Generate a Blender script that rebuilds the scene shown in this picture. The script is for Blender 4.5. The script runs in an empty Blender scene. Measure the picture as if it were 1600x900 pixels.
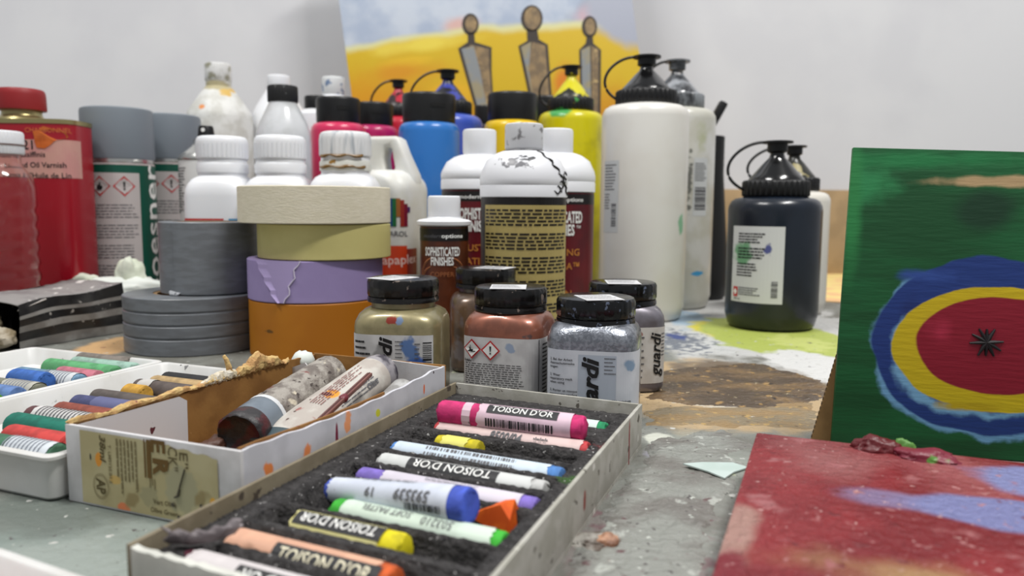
import bpy, bmesh, math, random
from mathutils import Vector, Matrix
sin, cos, pi = math.sin, math.cos, math.pi
R_ = random.Random(7)
scn = bpy.context.scene
COL = scn.collection

# ------------------------------------------------------------------ camera, light, exposure
EYE = Vector((0, 0, .112)); FPX = 1200.0
PITCH, ROLL = math.radians(6.18), math.radians(.4)
_f = Vector((0, cos(PITCH), -sin(PITCH))); _r0 = Vector((1, 0, 0)); _u0 = Vector((0, sin(PITCH), cos(PITCH)))
_r = _r0*cos(ROLL) + _u0*sin(ROLL); _u = _u0*cos(ROLL) - _r0*sin(ROLL)
cd = bpy.data.cameras.new('camera'); cam = bpy.data.objects.new('camera', cd); COL.objects.link(cam)
m = Matrix((_r, _u, -_f)).transposed().to_4x4(); m.translation = EYE
cam.matrix_world = m
cd.sensor_width = 36; cd.lens = 36*FPX/1600; cd.clip_start = .01; cd.clip_end = 30
cd.dof.use_dof = True; cd.dof.focus_distance = .385; cd.dof.aperture_fstop = 10.5
scn.camera = cam

w = bpy.data.worlds.new('room light'); scn.world = w; w.use_nodes = True
bg = w.node_tree.nodes['Background']; bg.inputs[0].default_value = (.93, .96, 1, 1); bg.inputs[1].default_value = .36
def area(name, loc, target, sx, sy, power, col=(1, 1, 1)):
    l = bpy.data.lights.new(name, 'AREA'); l.shape = 'RECTANGLE'; l.size = sx; l.size_y = sy; l.energy = power; l.color = col
    o = bpy.data.objects.new(name, l); COL.objects.link(o); o.location = loc
    o.rotation_euler = (Vector(target)-Vector(loc)).to_track_quat('-Z', 'Y').to_euler(); return o
area('ceiling_lamp_right', (.75, -.02, 2.05), (.15, .7, 0), .7, .14, 39, (1, .985, .96))
area('ceiling_lamp_left', (-.9, .08, 2.05), (-.1, .7, 0), .7, .14, 26, (1, .985, .96))
scn.view_settings.view_transform = 'Standard'; scn.view_settings.look = 'None'
scn.view_settings.exposure = 0.0; scn.view_settings.gamma = 1; scn.view_settings.use_curve_mapping = False

# ------------------------------------------------------------------ survey helpers (where a sight line meets the real place)
def ray(x, y): return _f + _r*((x-800)/FPX) - _u*((y-450)/FPX)
def p0(x, y, z=0):
    d = ray(x, y); t = (z-EYE.z)/d.z; return EYE + d*t
def pd(x, y, Y):
    d = ray(x, y); return EYE + d*(Y/d.y)
def zat(y, Y, x=800): return pd(x, y, Y).z
def xat(x, Y, y=320): return pd(x, y, Y).x
def plane_hit(x, y, o, n):
    d = ray(x, y); return EYE + d*((o-EYE).dot(n)/d.dot(n))

# ------------------------------------------------------------------ materials
def lin(c):
    return tuple(((v/255)/12.92 if v/255 <= .04045 else ((v/255+.055)/1.055)**2.4) for v in c[:3]) + (1,)
MATS = {}
def pm(name, col, rough=.5, metal=0, col2=None, nscale=80, lo=.4, hi=.6, spots=(), blobs=(), bump=0, bscale=300,
       trans=0, ior=1.45, coat=0, sss=0, stretch=None, spec=.5, alpha=1, wave=None):
    if name in MATS: return MATS[name]
    M = bpy.data.materials.new(name); M.use_nodes = True; MATS[name] = M
    nt = M.node_tree; N = nt.nodes; L = nt.links; B = N['Principled BSDF']
    def new(t): return N.new(t)
    tc = new('ShaderNodeTexCoord'); P = tc.outputs['Object']
    if stretch:
        mp = new('ShaderNodeMapping'); mp.inputs['Scale'].default_value = stretch; L.new(P, mp.inputs[0]); PS = mp.outputs[0]
    else: PS = P
    def noise(scale, src=None, det=4):
        n = new('ShaderNodeTexNoise'); n.inputs['Scale'].default_value = scale; n.inputs['Detail'].default_value = det
        L.new(src or PS, n.inputs['Vector']); return n.outputs['Fac']
    def ramp(v, a, b):
        r = new('ShaderNodeMapRange'); r.inputs[1].default_value = a; r.inputs[2].default_value = b
        r.interpolation_type = 'SMOOTHSTEP'; L.new(v, r.inputs[0]); return r.outputs[0]
    def mixc(f, a, b):
        x = new('ShaderNodeMix'); x.data_type = 'RGBA'
        L.new(f, x.inputs[0])
        if isinstance(a, tuple): x.inputs[6].default_value = a
        else: L.new(a, x.inputs[6])
        x.inputs[7].default_value = b; return x.outputs[2]
    cur = lin(col)
    if col2: cur = mixc(ramp(noise(nscale), lo, hi), cur, lin(col2))
    if wave:                                       # (direction, scale, colour, lo, hi)
        wv = new('ShaderNodeTexWave'); wv.bands_direction = wave[0]; wv.inputs['Scale'].default_value = wave[1]
        wv.inputs['Distortion'].default_value = wave[5] if len(wave) > 5 else 2; wv.inputs['Detail Scale'].default_value = 2; L.new(P, wv.inputs['Vector'])
        cur = mixc(ramp(wv.outputs['Fac'], wave[3], wave[4]), cur, lin(wave[2]))
    for b in blobs:                                # (colour, centre, radii, ragged, soft, noise scale)
        c, ce, ra = b[0], b[1], b[2]; rag = b[3] if len(b) > 3 else .5; sf = b[4] if len(b) > 4 else .15; ns = b[5] if len(b) > 5 else 60
        s = new('ShaderNodeVectorMath'); s.operation = 'SUBTRACT'; L.new(P, s.inputs[0]); s.inputs[1].default_value = ce
        d = new('ShaderNodeVectorMath'); d.operation = 'DIVIDE'; L.new(s.outputs[0], d.inputs[0]); d.inputs[1].default_value = ra
        l = new('ShaderNodeVectorMath'); l.operation = 'LENGTH'; L.new(d.outputs[0], l.inputs[0])
        a = new('ShaderNodeMath'); a.operation = 'MULTIPLY_ADD'; L.new(noise(ns, P, 5), a.inputs[0]); a.inputs[1].default_value = rag*2; a.inputs[2].default_value = -rag
        q = new('ShaderNodeMath'); q.operation = 'ADD'; L.new(l.outputs['Value'], q.inputs[0]); L.new(a.outputs[0], q.inputs[1])
        cur = mixc(ramp(q.outputs[0], 1, 1-sf), cur, lin(c))
    for s in spots:                                # (colour, scale, threshold[, softness])
        sf = s[3] if len(s) > 3 else .02
        cur = mixc(ramp(noise(s[1], P, 3), s[2], s[2]+sf), cur, lin(s[0]))
    if isinstance(cur, tuple): B.inputs['Base Color'].default_value = cur
    else: L.new(cur, B.inputs['Base Color'])
    B.inputs['Roughness'].default_value = rough; B.inputs['Metallic'].default_value = metal
    B.inputs['Transmission Weight'].default_value = trans; B.inputs['IOR'].default_value = ior
    B.inputs['Coat Weight'].default_value = coat; B.inputs['Coat Roughness'].default_value = .1
    B.inputs['Specular IOR Level'].default_value = spec; B.inputs['Alpha'].default_value = alpha
    if sss: B.inputs['Subsurface Weight'].default_value = sss; B.inputs['Subsurface Radius'].default_value = (.01, .008, .006); B.inputs['Subsurface Scale'].default_value = .3
    if bump:
        bp = new('ShaderNodeBump'); bp.inputs['Strength'].default_value = min(1, bump); bp.inputs['Distance'].default_value = .001*max(1, bump)
        L.new(noise(bscale, PS, 5), bp.inputs['Height']); L.new(bp.outputs[0], B.inputs['Normal'])
    return M

# ------------------------------------------------------------------ mesh helpers
def se_r(th, a, b, n):
    c, s = abs(cos(th))/a, abs(sin(th))/b
    return (c**n + s**n)**(-1/n)
def ring(a, b, n, z, seg, cx=0, cy=0):
    o = []
    for i in range(seg):
        th = -pi/2 + 2*pi*i/seg; r = se_r(th, a, b, n); o.append((cx+r*cos(th), cy+r*sin(th), z))
    return o
class MB:
    def __init__(s): s.v = []; s.f = []; s.m = []
    def add(s, vs, fs, m=0, xf=None):
        k = len(s.v)
        s.v += [tuple(xf @ Vector(v)) for v in vs] if xf else [tuple(v) for v in vs]
        s.f += [tuple(i+k for i in f) for f in fs]; s.m += [m]*len(fs); return s
    def loft(s, rings, m=0, cap0=True, cap1=True, xf=None, closed=True):
        n = len(rings[0]); vs = [p for r in rings for p in r]; fs = []
        for i in range(len(rings)-1):
            for j in range(n if closed else n-1):
                k = (j+1) % n; fs.append((i*n+j, i*n+k, (i+1)*n+k, (i+1)*n+j))
        if cap0: fs.append(tuple(range(n-1, -1, -1)))
        if cap1: fs.append(tuple((len(rings)-1)*n+j for j in range(n)))
        return s.add(vs, fs, m, xf)
    def lathe(s, prof, seg=40, m=0, cap0=True, cap1=True, xf=None):
        return s.loft([[(max(r, 1e-5)*sin(2*pi*j/seg), -max(r, 1e-5)*cos(2*pi*j/seg), z) for j in range(seg)] for r, z in prof], m, cap0, cap1, xf)
    def se(s, prof, seg=56, m=0, cap0=True, cap1=True, xf=None):      # (a, b, exponent, z)
        return s.loft([ring(a, b, n, z, seg) for a, b, n, z in prof], m, cap0, cap1, xf)
    def box(s, a, b, m=0, xf=None):
        x0, y0, z0 = a; x1, y1, z1 = b
        return s.add([(x0,y0,z0),(x1,y0,z0),(x1,y1,z0),(x0,y1,z0),(x0,y0,z1),(x1,y0,z1),(x1,y1,z1),(x0,y1,z1)],
                     [(3,2,1,0),(4,5,6,7),(0,1,5,4),(1,2,6,5),(2,3,7,6),(3,0,4,7)], m, xf)
    def tube(s, path, r, seg=10, m=0, cap=True):
        P = [Vector(p) for p in path]; rr = r if isinstance(r, (list, tuple)) else [r]*len(P); rings = []
        up = Vector((0, 0, 1))
        for i, p in enumerate(P):
            t = (P[min(i+1, len(P)-1)]-P[max(i-1, 0)]).normalized()
            a = t.cross(up); a = a.normalized() if a.length > 1e-4 else Vector((1, 0, 0)); b = a.cross(t)
            if i and a.dot(pa) < 0 and abs(t.z) > .9: a, b = -a, -b
            pa = a
            rings.append([tuple(p + (a*cos(2*pi*j/seg) + b*sin(2*pi*j/seg))*rr[i]) for j in range(seg)])
        return s.loft(rings, m, cap, cap)
    def prism(s, poly, y0, y1, m=0, xf=None):      # polygon in x,z pushed from y0 (front) to y1
        n = len(poly)
        return s.add([(x, y0, z) for x, z in poly]+[(x, y1, z) for x, z in poly],
              [tuple(range(n)), tuple(range(2*n-1, n-1, -1))]+[((i+1) % n, i, i+n, (i+1) % n+n) for i in range(n)], m, xf)
    def build(s, name, mats, parent=None, ang=38, bevel=0):
        me = bpy.data.meshes.new(name); me.from_pydata(s.v, [], s.f); me.update()
        ms = mats if isinstance(mats, (list, tuple)) else [mats]
        for q in ms: me.materials.append(q)
        if len(ms) > 1: me.polygons.foreach_set('material_index', s.m)
        bm = bmesh.new(); bm.from_mesh(me); bmesh.ops.recalc_face_normals(bm, faces=bm.faces)
        if bevel: bmesh.ops.bevel(bm, geom=[e for e in bm.edges if len(e.link_faces) == 2 and e.calc_face_angle(0) > .6], offset=bevel, segments=2, affect='EDGES', profile=.6)
        bm.to_mesh(me); bm.free()
        me.shade_smooth(); me.set_sharp_from_angle(angle=math.radians(ang))
        o = bpy.data.objects.new(name, me); COL.objects.link(o)
        if parent: o.parent = parent
        return o
def raw(name, mb, mats, parent=None):              # flat print: no normal clean-up
    me = bpy.data.meshes.new(name); me.from_pydata(mb.v, [], mb.f)
    ms = mats if isinstance(mats, (list, tuple)) else [mats]
    for q in ms: me.materials.append(q)
    me.polygons.foreach_set('material_index', mb.m); me.update()
    o = bpy.data.objects.new(name, me); COL.objects.link(o)
    if parent: o.parent = parent
    return o
def tag(o, label=None, cat=None, group=None, kind=None):
    if label: o['label'] = label
    if cat: o['category'] = cat
    if group: o['group'] = group
    if kind: o['kind'] = kind
    return o
def thing(name, label, cat, loc, rz=0, group=None):
    o = bpy.data.objects.new(name, None); COL.objects.link(o); o.empty_display_size = .01
    o.location = loc; o.rotation_euler = (0, 0, math.radians(rz)); return tag(o, label, cat, group)
def frame(o, A, B, up=(0, 0, 1)):                  # local x runs from A to B
    A, B = Vector(A), Vector(B); x = (B-A).normalized(); y = Vector(up).cross(x).normalized(); z = x.cross(y)
    mm = Matrix((x, y, z)).transposed().to_4x4(); mm.translation = A; o.matrix_world = mm; return (B-A).length

# wraps: (u, v, lift) -> local point
def wrap_se(a, b=None, n=2, th0=0, taper=None):
    b = b or a; T = 720; pts = []; acc = [0]
    for i in range(T+1):
        th = -pi/2 + 2*pi*i/T; r = se_r(th, a, b, n); pts.append(Vector((r*cos(th), r*sin(th), 0)))
        if i: acc.append(acc[-1]+(pts[i]-pts[i-1]).length)
    Lp = acc[-1]; off = th0*Lp/(2*pi)
    import bisect
    def f(u, v, h=.0003):
        s = (u+off) % Lp; i = min(T-1, max(0, bisect.bisect_right(acc, s)-1)); k = (s-acc[i])/max(1e-9, acc[i+1]-acc[i])
        p = pts[i].lerp(pts[i+1], k); t = (pts[i+1]-pts[i]).normalized(); nn = Vector((t.y, -t.x, 0))
        q = p+nn*h; return (q.x, q.y, v)
    f.cut = a*.16; return f
def wrap_plane(o, ux, uv, n):
    o, ux, uv, n = Vector(o), Vector(ux), Vector(uv), Vector(n)
    def f(u, v, h=.0003): return tuple(o+ux*u+uv*v+n*h)
    f.cut = 0; return f
def wrap_stick(R, ph0=55):
    def f(u, v, h=.0002):
        a = math.radians(ph0)+v/R; return (u, -(R+h)*cos(a), (R+h)*sin(a))
    f.cut = 0; f.vcut = R*.3; return f
def patch(mb, wp, u0, v0, u1, v1, nu=24, nv=1, h=.00015, m=0):
    vs = [wp(u0+(u1-u0)*i/nu, v0+(v1-v0)*j/nv, h) for j in range(nv+1) for i in range(nu+1)]
    fs = [(j*(nu+1)+i, j*(nu+1)+i+1, (j+1)*(nu+1)+i+1, (j+1)*(nu+1)+i) for j in range(nv) for i in range(nu)]
    mb.add(vs, fs, m)
_T = {}
def glyphs(s, bold, shear):
    k = (s, bold, shear)
    if k not in _T:
        c = bpy.data.curves.new('t', 'FONT'); c.body = s; c.size = 1; c.resolution_u = 2; c.offset = bold; c.shear = shear; c.fill_mode = 'FRONT'
        o = bpy.data.objects.new('t', c); me = o.to_mesh()
        _T[k] = ([tuple(v.co.xy) for v in me.vertices], [tuple(p.vertices) for p in me.polygons])
        o.to_mesh_clear(); bpy.data.objects.remove(o); bpy.data.curves.remove(c)
    return _T[k]
def text(mb, wp, s, size, u, v, rot=0, m=0, bold=.0, shear=0, sx=1, h=.0004, align='c', fit=None):
    V, Fc = glyphs(s, bold, shear)
    if not V: return
    x0, x1 = min(p[0] for p in V), max(p[0] for p in V)
    k = size/.7                                    # size is the height of a capital
    if fit: sx = fit/((x1-x0)*k)
    ox = {'c': -(x0+x1)/2, 'l': -x0, 'r': -x1}[align]
    c, sn = cos(math.radians(rot)), sin(math.radians(rot))
    Q = [(u+((x+ox)*c*sx-(y-.35)*sn)*k, v+((x+ox)*sn*sx+(y-.35)*c)*k) for x, y in V]
    cu, cv = getattr(wp, 'cut', 0), getattr(wp, 'vcut', 0)
    if cu or cv:
        bm = bmesh.new(); bv = [bm.verts.new((a, b, 0)) for a, b in Q]
        for f in Fc:
            try: bm.faces.new([bv[i] for i in f])
            except ValueError: pass
        ax, st = (0, cu) if cu else (1, cv); lo = min(q[ax] for q in Q); hi = max(q[ax] for q in Q); x = lo+st
        while x < hi:
            bmesh.ops.bisect_plane(bm, geom=bm.verts[:]+bm.edges[:]+bm.faces[:], plane_co=(x, 0, 0) if ax == 0 else (0, x, 0), plane_no=(1, 0, 0) if ax == 0 else (0, 1, 0)); x += st
        bm.verts.index_update(); Q = [(q.co.x, q.co.y) for q in bm.verts]; Fc = [tuple(q.index for q in f.verts) for f in bm.faces]; bm.free()
    mb.add([wp(a, b, h) for a, b in Q], Fc, m)
def rect(mb, wp, u0, v0, u1, v1, m=0, h=.0004, n=None):
    cu = getattr(wp, 'cut', 0)
    patch(mb, wp, u0, v0, u1, v1, n or (max(1, int(abs(u1-u0)/cu)+1) if cu else 1), 1, h, m)
def fine(mb, wp, u0, v0, u1, v1, rows, m=0, seed=1, th=.5, rag=.35, word=(.04, .16), rot=False, h=.0004):
    r = random.Random(seed)                        # rows of print too small to read
    U, Vv = (u1-u0, v1-v0)
    for k in range(rows):
        a = 0.0; end = 1-r.random()*rag
        while a < end:
            b = min(end, a+r.uniform(*word)); c0 = (k+.5-th/2)/rows; c1 = (k+.5+th/2)/rows
            if rot: rect(mb, wp, u0+U*c0, v1-Vv*a, u0+U*c1, v1-Vv*b, m, h)
            else: rect(mb, wp, u0+U*a, v1-Vv*c1, u0+U*b, v1-Vv*c0, m, h)
            a = b+.018
def barcode(mb, wp, u0, v0, u1, v1, m=0, seed=1, vert=False, n=26, h=.0004):
    r = random.Random(seed); a = 0
    while a < 1:
        b = min(1, a+r.choice((.4, .7, 1.2))/n)
        if vert: rect(mb, wp, u0, v0+(v1-v0)*a, u1, v0+(v1-v0)*b, m, h)
        else: rect(mb, wp, u0+(u1-u0)*a, v0, u0+(u1-u0)*b, v1, m, h)
        a = b+r.choice((.3, .6, .9))/n
def hazard(mb, wp0, u, v, s, m_red, m_white, m_black, kind):
    wp = lambda a, b, h=.0003: wp0(a, b, h+.0005)
    wp.cut = 0
    for k, (q, mm) in enumerate(((s, m_red), (s*.8, m_white))):
        mb.add([wp(u-q, v, .0004+k*.00012), wp(u, v-q, .0004+k*.00012), wp(u+q, v, .0004+k*.00012), wp(u, v+q, .0004+k*.00012)], [(0, 1, 2, 3)], mm)
    if kind == '!':
        mb.add([wp(u-s*.1, v+s*.42, .0007), wp(u-s*.05, v-s*.12, .0007), wp(u+s*.05, v-s*.12, .0007), wp(u+s*.1, v+s*.42, .0007)], [(0, 1, 2, 3)], m_black)
        rect(mb, wp, u-s*.08, v-s*.38, u+s*.08, v-s*.22, m_black, .0007)
    elif kind == 'flame':
        P = [(-.3, -.15), (-.18, -.38), (.18, -.38), (.3, -.15), (.22, .1), (.1, .0), (.12, .25), (-.05, .45), (-.02, .2), (-.2, .1)]
        mb.add([wp(u+a*s, v+b*s, .0007) for a, b in P], [tuple(range(len(P)))], m_black)
    else:
        P = [(-.42, -.3), (.42, -.3), (.42, -.2), (.15, -.2), (.2, .0), (.05, -.05), (-.05, .0), (-.1, .38), (-.16, .38), (-.15, .1), (-.3, .25), (-.2, -.05), (-.3, -.2), (-.42, -.2)]
        mb.add([wp(u+a*s, v+b*s, .0007) for a, b in P], [tuple(range(len(P)))], m_black)
# ------------------------------------------------------------------ shared print and plastic materials
INK = pm('black print', (28, 28, 30), .6); GREYINK = pm('grey print', (95, 95, 98), .6)
WHITEINK = pm('white print', (232, 232, 228), .6); REDINK = pm('red print', (190, 40, 42), .6)
PAPER = pm('white label paper', (214, 214, 212), .55, col2=(196, 196, 192), nscale=90)
BLACKP = pm('black plastic', (17, 17, 18), .42, bump=.15, bscale=600)
WHITEP = pm('white plastic', (228, 229, 232), .35, sss=.1)
WHITEP2 = pm('white ribbed plastic', (224, 225, 228), .4, sss=.1)

# ------------------------------------------------------------------ setting: wall, table
def blot(c, x0, y0, x1, y1, rag=.5, sf=.15, ns=45):
    a, b = p0(x0, (y0+y1)/2), p0(x1, (y0+y1)/2); t, u = p0((x0+x1)/2, y0), p0((x0+x1)/2, y1)
    return (c, ((a.x+b.x)/2, (t.y+u.y)/2, 0), (abs(b.x-a.x)/2, abs(t.y-u.y)/2, 1), rag, sf, ns)
TABLE = pm('paint-stained worktop', (128, 130, 124), .5, col2=(108, 107, 100), nscale=26, lo=.38, hi=.62, bump=1.6, bscale=190, blobs=[
    blot((122, 133, 127), -200, 760, 420, 1000, .5, .5, 20),
    blot((103, 110, 104), -60, 745, 330, 850, .6, .5, 30),
    blot((142, 150, 144), -100, 800, 300, 960, 1.1, .7, 26),
    blot((196, 158, 112), 120, 522, 235, 560, .4, .3),
    blot((188, 188, 186), 960, 440, 1400, 600, .5, .2, 26),
    blot((150, 140, 130), 1010, 425, 1320, 468, .9, .4, 40),
    blot((150, 172, 190), 1040, 480, 1130, 530, 1.2, .3, 50),
    blot((192, 194, 192), 1000, 505, 1180, 560, .7, .5, 40), blot((110, 116, 126), 1000, 515, 1110, 552, 2.2, .5, 140),
    blot((200, 190, 60), 1075, 500, 1160, 530, .5, .4, 60),
    blot((166, 178, 86), 1105, 495, 1330, 562, .35, .12, 40),
    blot((186, 194, 112), 1200, 520, 1300, 552, 1.0, .5, 60),
    blot((206, 206, 204), 1215, 545, 1360, 610, .5, .15, 40),
    blot((178, 154, 118), 940, 560, 1330, 690, .5, .25, 40),
    blot((112, 98, 82), 1000, 562, 1300, 632, .5, .35, 45),
    blot((146, 126, 98), 1040, 580, 1280, 618, 1.5, .3, 70),
    blot((196, 188, 172), 1070, 622, 1180, 640, 1.8, .6, 110),
    blot((140, 145, 137), 1000, 662, 1200, 790, .7, .7, 30),
    blot((196, 198, 186), 1005, 672, 1060, 702, .6, .3, 60),
    blot((150, 148, 156), 1000, 700, 1060, 722, 1.0, .4, 70),
    blot((128, 122, 118), 860, 790, 1120, 960, 1.0, .5, 40),
    blot((142, 146, 140), 940, 760, 1140, 880, 1.6, .9, 70), blot((116, 92, 94), 880, 780, 1120, 960, 2.0, .9, 150),
    blot((128, 112, 112), 980, 840, 1090, 930, 1.8, .9, 110),
    blot((60, 76, 128), 1040, 520, 1075, 532, 1.2, .5, 120),
    blot((150, 50, 40), 1055, 478, 1080, 484, .8, .4, 120),
    ], spots=[((190, 190, 185), 130, .68), ((84, 79, 79), 160, .69), ((111, 60, 63), 90, .73), ((154, 159, 137), 60, .71), ((60, 56, 56), 320, .70, .05), ((177, 177, 173), 420, .70, .05), ((94, 92, 89), 240, .66, .08)])
WALLY = 1.29
WALL = pm('off-white wall paint', (214, 214, 216), .7, col2=(208, 208, 211), nscale=5, bump=.08, bscale=90)
b = MB(); b.box((-2.2, WALLY, -.8), (2.2, WALLY+.1, 2.3)); tag(b.build('wall_back', WALL), kind='structure')
tb = MB(); tb.box((-1.25, -.25, -.03), (1.25, WALLY-.002, 0))
wt = tag(tb.build('worktable', TABLE), 'long worktable whose top is crusted with dried paint stains', 'table')
for sx_ in (-1.18, 1.18):
    for sy_ in (-.18, 1.20):
        lb = MB(); lb.box((sx_-.025, sy_-.025, -.75), (sx_+.025, sy_+.025, -.03)); lb.build('leg', pm('grey table leg', (120, 120, 120), .5), wt, bevel=.002)
b = MB(); b.box((-2.2, -1.6, -.8), (2.2, WALLY, -.75)); tag(b.build('floor', pm('grey studio floor', (150, 148, 144), .6, col2=(132, 130, 126), nscale=6)), kind='structure')

BOARD = pm('brown hardboard', (176, 148, 110), .6, col2=(164, 138, 102), nscale=30, bump=.1)
b = MB(); b.box((-.62, WALLY-.0105, 0.0), (1.2, WALLY-.0025, zat(297, WALLY, 1290)))
tag(b.build('brown_board', BOARD, bevel=.001), 'low brown hardboard strip standing against the white wall behind the bottles', 'board')

from mathutils import noise as NZ
def crust_sheet(label, px, name, mat, h0, rough, seed, nx=110, ny=90):    # a low crust of dried paint with real relief and a ragged rim
    P = [p0(*q) for q in px]; cx = sum(q.x for q in P)/len(P); cy = sum(q.y for q in P)/len(P)
    xa, xb = min(q.x for q in P)-cx, max(q.x for q in P)-cx; ya, yb = min(q.y for q in P)-cy, max(q.y for q in P)-cy
    poly = [(q.x-cx, q.y-cy) for q in P]
    def edge(x, y):                                  # signed distance to the outline
        ins = False; dm = 9
        for i in range(len(poly)):
            (x1, y1), (x2, y2) = poly[i], poly[(i+1) % len(poly)]
            if (y1 > y) != (y2 > y) and x < (x2-x1)*(y-y1)/(y2-y1)+x1: ins = not ins
            t = max(0, min(1, ((x-x1)*(x2-x1)+(y-y1)*(y2-y1))/((x2-x1)**2+(y2-y1)**2+1e-12)))
            dm = min(dm, math.hypot(x-x1-t*(x2-x1), y-y1-t*(y2-y1)))
        return dm if ins else -dm
    vs = []; ok = []
    for j in range(ny+1):
        for i in range(nx+1):
            x, y = xa+(xb-xa)*i/nx, ya+(yb-ya)*j/ny; q = Vector((x*60+seed, y*60, seed))
            e = edge(x, y)+.007*NZ.noise(q*1.1)+.003*NZ.noise(q*3)-.002
            k = max(0, min(1, e/.005)); z = h0*k*(.55+.45*NZ.noise(q*.9))+k*rough*(NZ.noise(q*3.5)+.6*NZ.noise(q*8)+.4*abs(NZ.noise(q*15)))
            vs.append((x, y, max(z, .00012) if e > 0 else -.0006)); ok.append(e > -.0015)
    fs = []
    for j in range(ny):
        for i in range(nx):
            a = j*(nx+1)+i; f = (a, a+1, a+nx+2, a+nx+1)
            if all(ok[q] for q in f): fs.append(f)
    used = sorted({q for f in fs for q in f}); mp = {q: i for i, q in enumerate(used)}
    b = MB(); b.add([vs[q] for q in used], [tuple(mp[q] for q in f) for f in fs]); o = raw(name, b, mat); o.data.shade_smooth(); o.location = (cx, cy, 0)
    return tag(o, label, 'dried paint')
crust_sheet('broad glossy crust of dark brown and gold paint between the jars and the green painting', [(1005, 622), (1035, 578), (1110, 570), (1180, 566), (1250, 582), (1300, 598), (1295, 625), (1200, 640), (1090, 636)], 'paint_crust',
    pm('glossy brown gold crust', (84, 70, 56), .28, col2=(124, 100, 70), nscale=45, lo=.42, hi=.64, spots=[((160, 128, 80), 110, .60, .08), ((196, 180, 146), 200, .68, .05), ((54, 46, 40), 90, .66, .06)], bump=2.5, bscale=300, stretch=(.5, 1, 1)), .0012, .0007, 3.7)
crust_sheet('wide sandy gold layer of dried paint in front of the brown crust', [(1000, 668), (1010, 634), (1100, 636), (1280, 626), (1280, 672), (1160, 668)], 'paint_crust',
    pm('sandy gold crust', (150, 124, 86), .4, col2=(136, 122, 98), nscale=60, spots=[((176, 146, 92), 150, .58, .08), ((206, 200, 186), 120, .69, .04), ((110, 92, 66), 190, .64, .06)], bump=2, bscale=420, stretch=(.5, 1, 1)), .0007, .0004, 8.1)
crust_sheet('wide mottled grey and maroon paint crust along the right side of the grey box', [(850, 960), (890, 858), (960, 770), (1010, 690), (1130, 668), (1175, 690), (1150, 760), (1110, 850), (1090, 960)], 'paint_crust',
    pm('mottled grey crust', (140, 142, 136), .42, col2=(116, 113, 108), nscale=40, lo=.4, hi=.6, spots=[((172, 175, 168), 95, .60, .07), ((104, 78, 80), 120, .65, .06), ((196, 200, 192), 210, .67, .05), ((84, 80, 78), 260, .65, .06), ((160, 168, 132), 70, .71, .04)], bump=3, bscale=300, stretch=(.6, 1, 1)), .0009, .0006, 5.3, 130, 150)
# yellow paper sheet on the table by the wall
c = [p0(1280, 426), p0(1337, 427), p0(1328, 474), p0(1262, 470)]
b = MB(); b.add([(q.x, q.y, .0012) for q in c]+[(q.x, q.y, .0002) for q in c], [(0, 1, 2, 3), (7, 6, 5, 4), (0, 4, 5, 1), (1, 5, 6, 2), (2, 6, 7, 3), (3, 7, 4, 0)])
mid = p0(1300, 455)
tag(b.build('paper_sheet', pm('yellow stained paper', (226, 204, 132), .7, col2=(222, 178, 128), nscale=30, lo=.45, hi=.6)), 'sheet of yellow and orange stained paper lying behind the dark blue bottle', 'paper')

# ------------------------------------------------------------------ yellow painting leaning on the wall
LEAN = math.radians(7)
po = Vector((0, 1.125, .10)); pn = Vector((0, -cos(LEAN), sin(LEAN)))
hit = lambda x, y: plane_hit(x, y, po, pn)
A, Bp, Cp = hit(549, 150), hit(529, 0), hit(1000, 88)
zx = (Bp-A).normalized(); xx = pn.cross(zx); xx = xx if xx.x > 0 else -xx
Wd = (Cp-A).dot(xx)
org = A - zx*(A.z/zx.z) + Vector((0, 0, .0005)) - xx*0
M4 = Matrix((xx, -pn, zx)).transposed().to_4x4(); M4.translation = org
def loc_of(x, y):
    q = M4.inverted() @ hit(x, y); return q.x, q.z
Hh = .56
ox, oz = loc_of(640, 80)
def pb(c, x0, y0, x1, y1, rag=.3, sf=.4, ns=30):
    a, b_ = loc_of(x0, (y0+y1)/2), loc_of(x1, (y0+y1)/2); t, u_ = loc_of((x0+x1)/2, y0), loc_of((x0+x1)/2, y1)
    return (c, ((a[0]+b_[0])/2, 0, (t[1]+u_[1])/2), (abs(b_[0]-a[0])/2, 1, abs(t[1]-u_[1])/2), rag, sf, ns)
SKY = pm('painted yellow dune canvas', (160, 172, 192), .5, col2=(186, 194, 206), nscale=14, bump=.3, bscale=400, blobs=[
    pb((140, 146, 160), 880, -30, 1040, 70, .5, .6), pb((205, 168, 160), 680, 20, 760, 60, .4, .8), pb((196, 160, 170), 890, 0, 950, 50, .4, .8),
    pb((210, 206, 150), -200, 40, 1640, 840, .035, .025, 9), pb((204, 170, 18), -200, 48, 1640, 848, .04, .03, 9), pb((160, 164, 178), 900, -60, 1120, 84, .35, .25, 12), pb((222, 200, 70), 560, 55, 760, 85, .8, .9, 14),
    pb((208, 146, 6), 330, 74, 860, 480, .35, .4, 10), pb((200, 138, 4), 760, 95, 1100, 420, .4, .5, 10), pb((216, 176, 26), 580, 85, 690, 110, .8, .6, 20),
    pb((206, 142, 10), 540, 90, 720, 135, .8, .95, 12), pb((220, 170, 24), 640, 120, 760, 170, .8, .6, 20), pb((210, 120, 14), 855, 90, 910, 170, .5, .8, 20), pb((220, 206, 90), 760, 150, 830, 200, .6, .6, 20)])
pic = thing('canvas_painting', 'large yellow dune painting with three slender figures leaning at the back wall', 'painting', (0, 0, 0)); pic.matrix_world = M4
b = MB(); b.box((0, 0, 0), (Wd, .018, Hh)); b.build('canvas', SKY, pic, bevel=.0015)
FIG = pm('bronze figure paint', (148, 124, 88), .5, col2=(116, 98, 74), nscale=60, spots=[((190, 164, 112), 120, .6, .1)], bump=.4)
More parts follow.
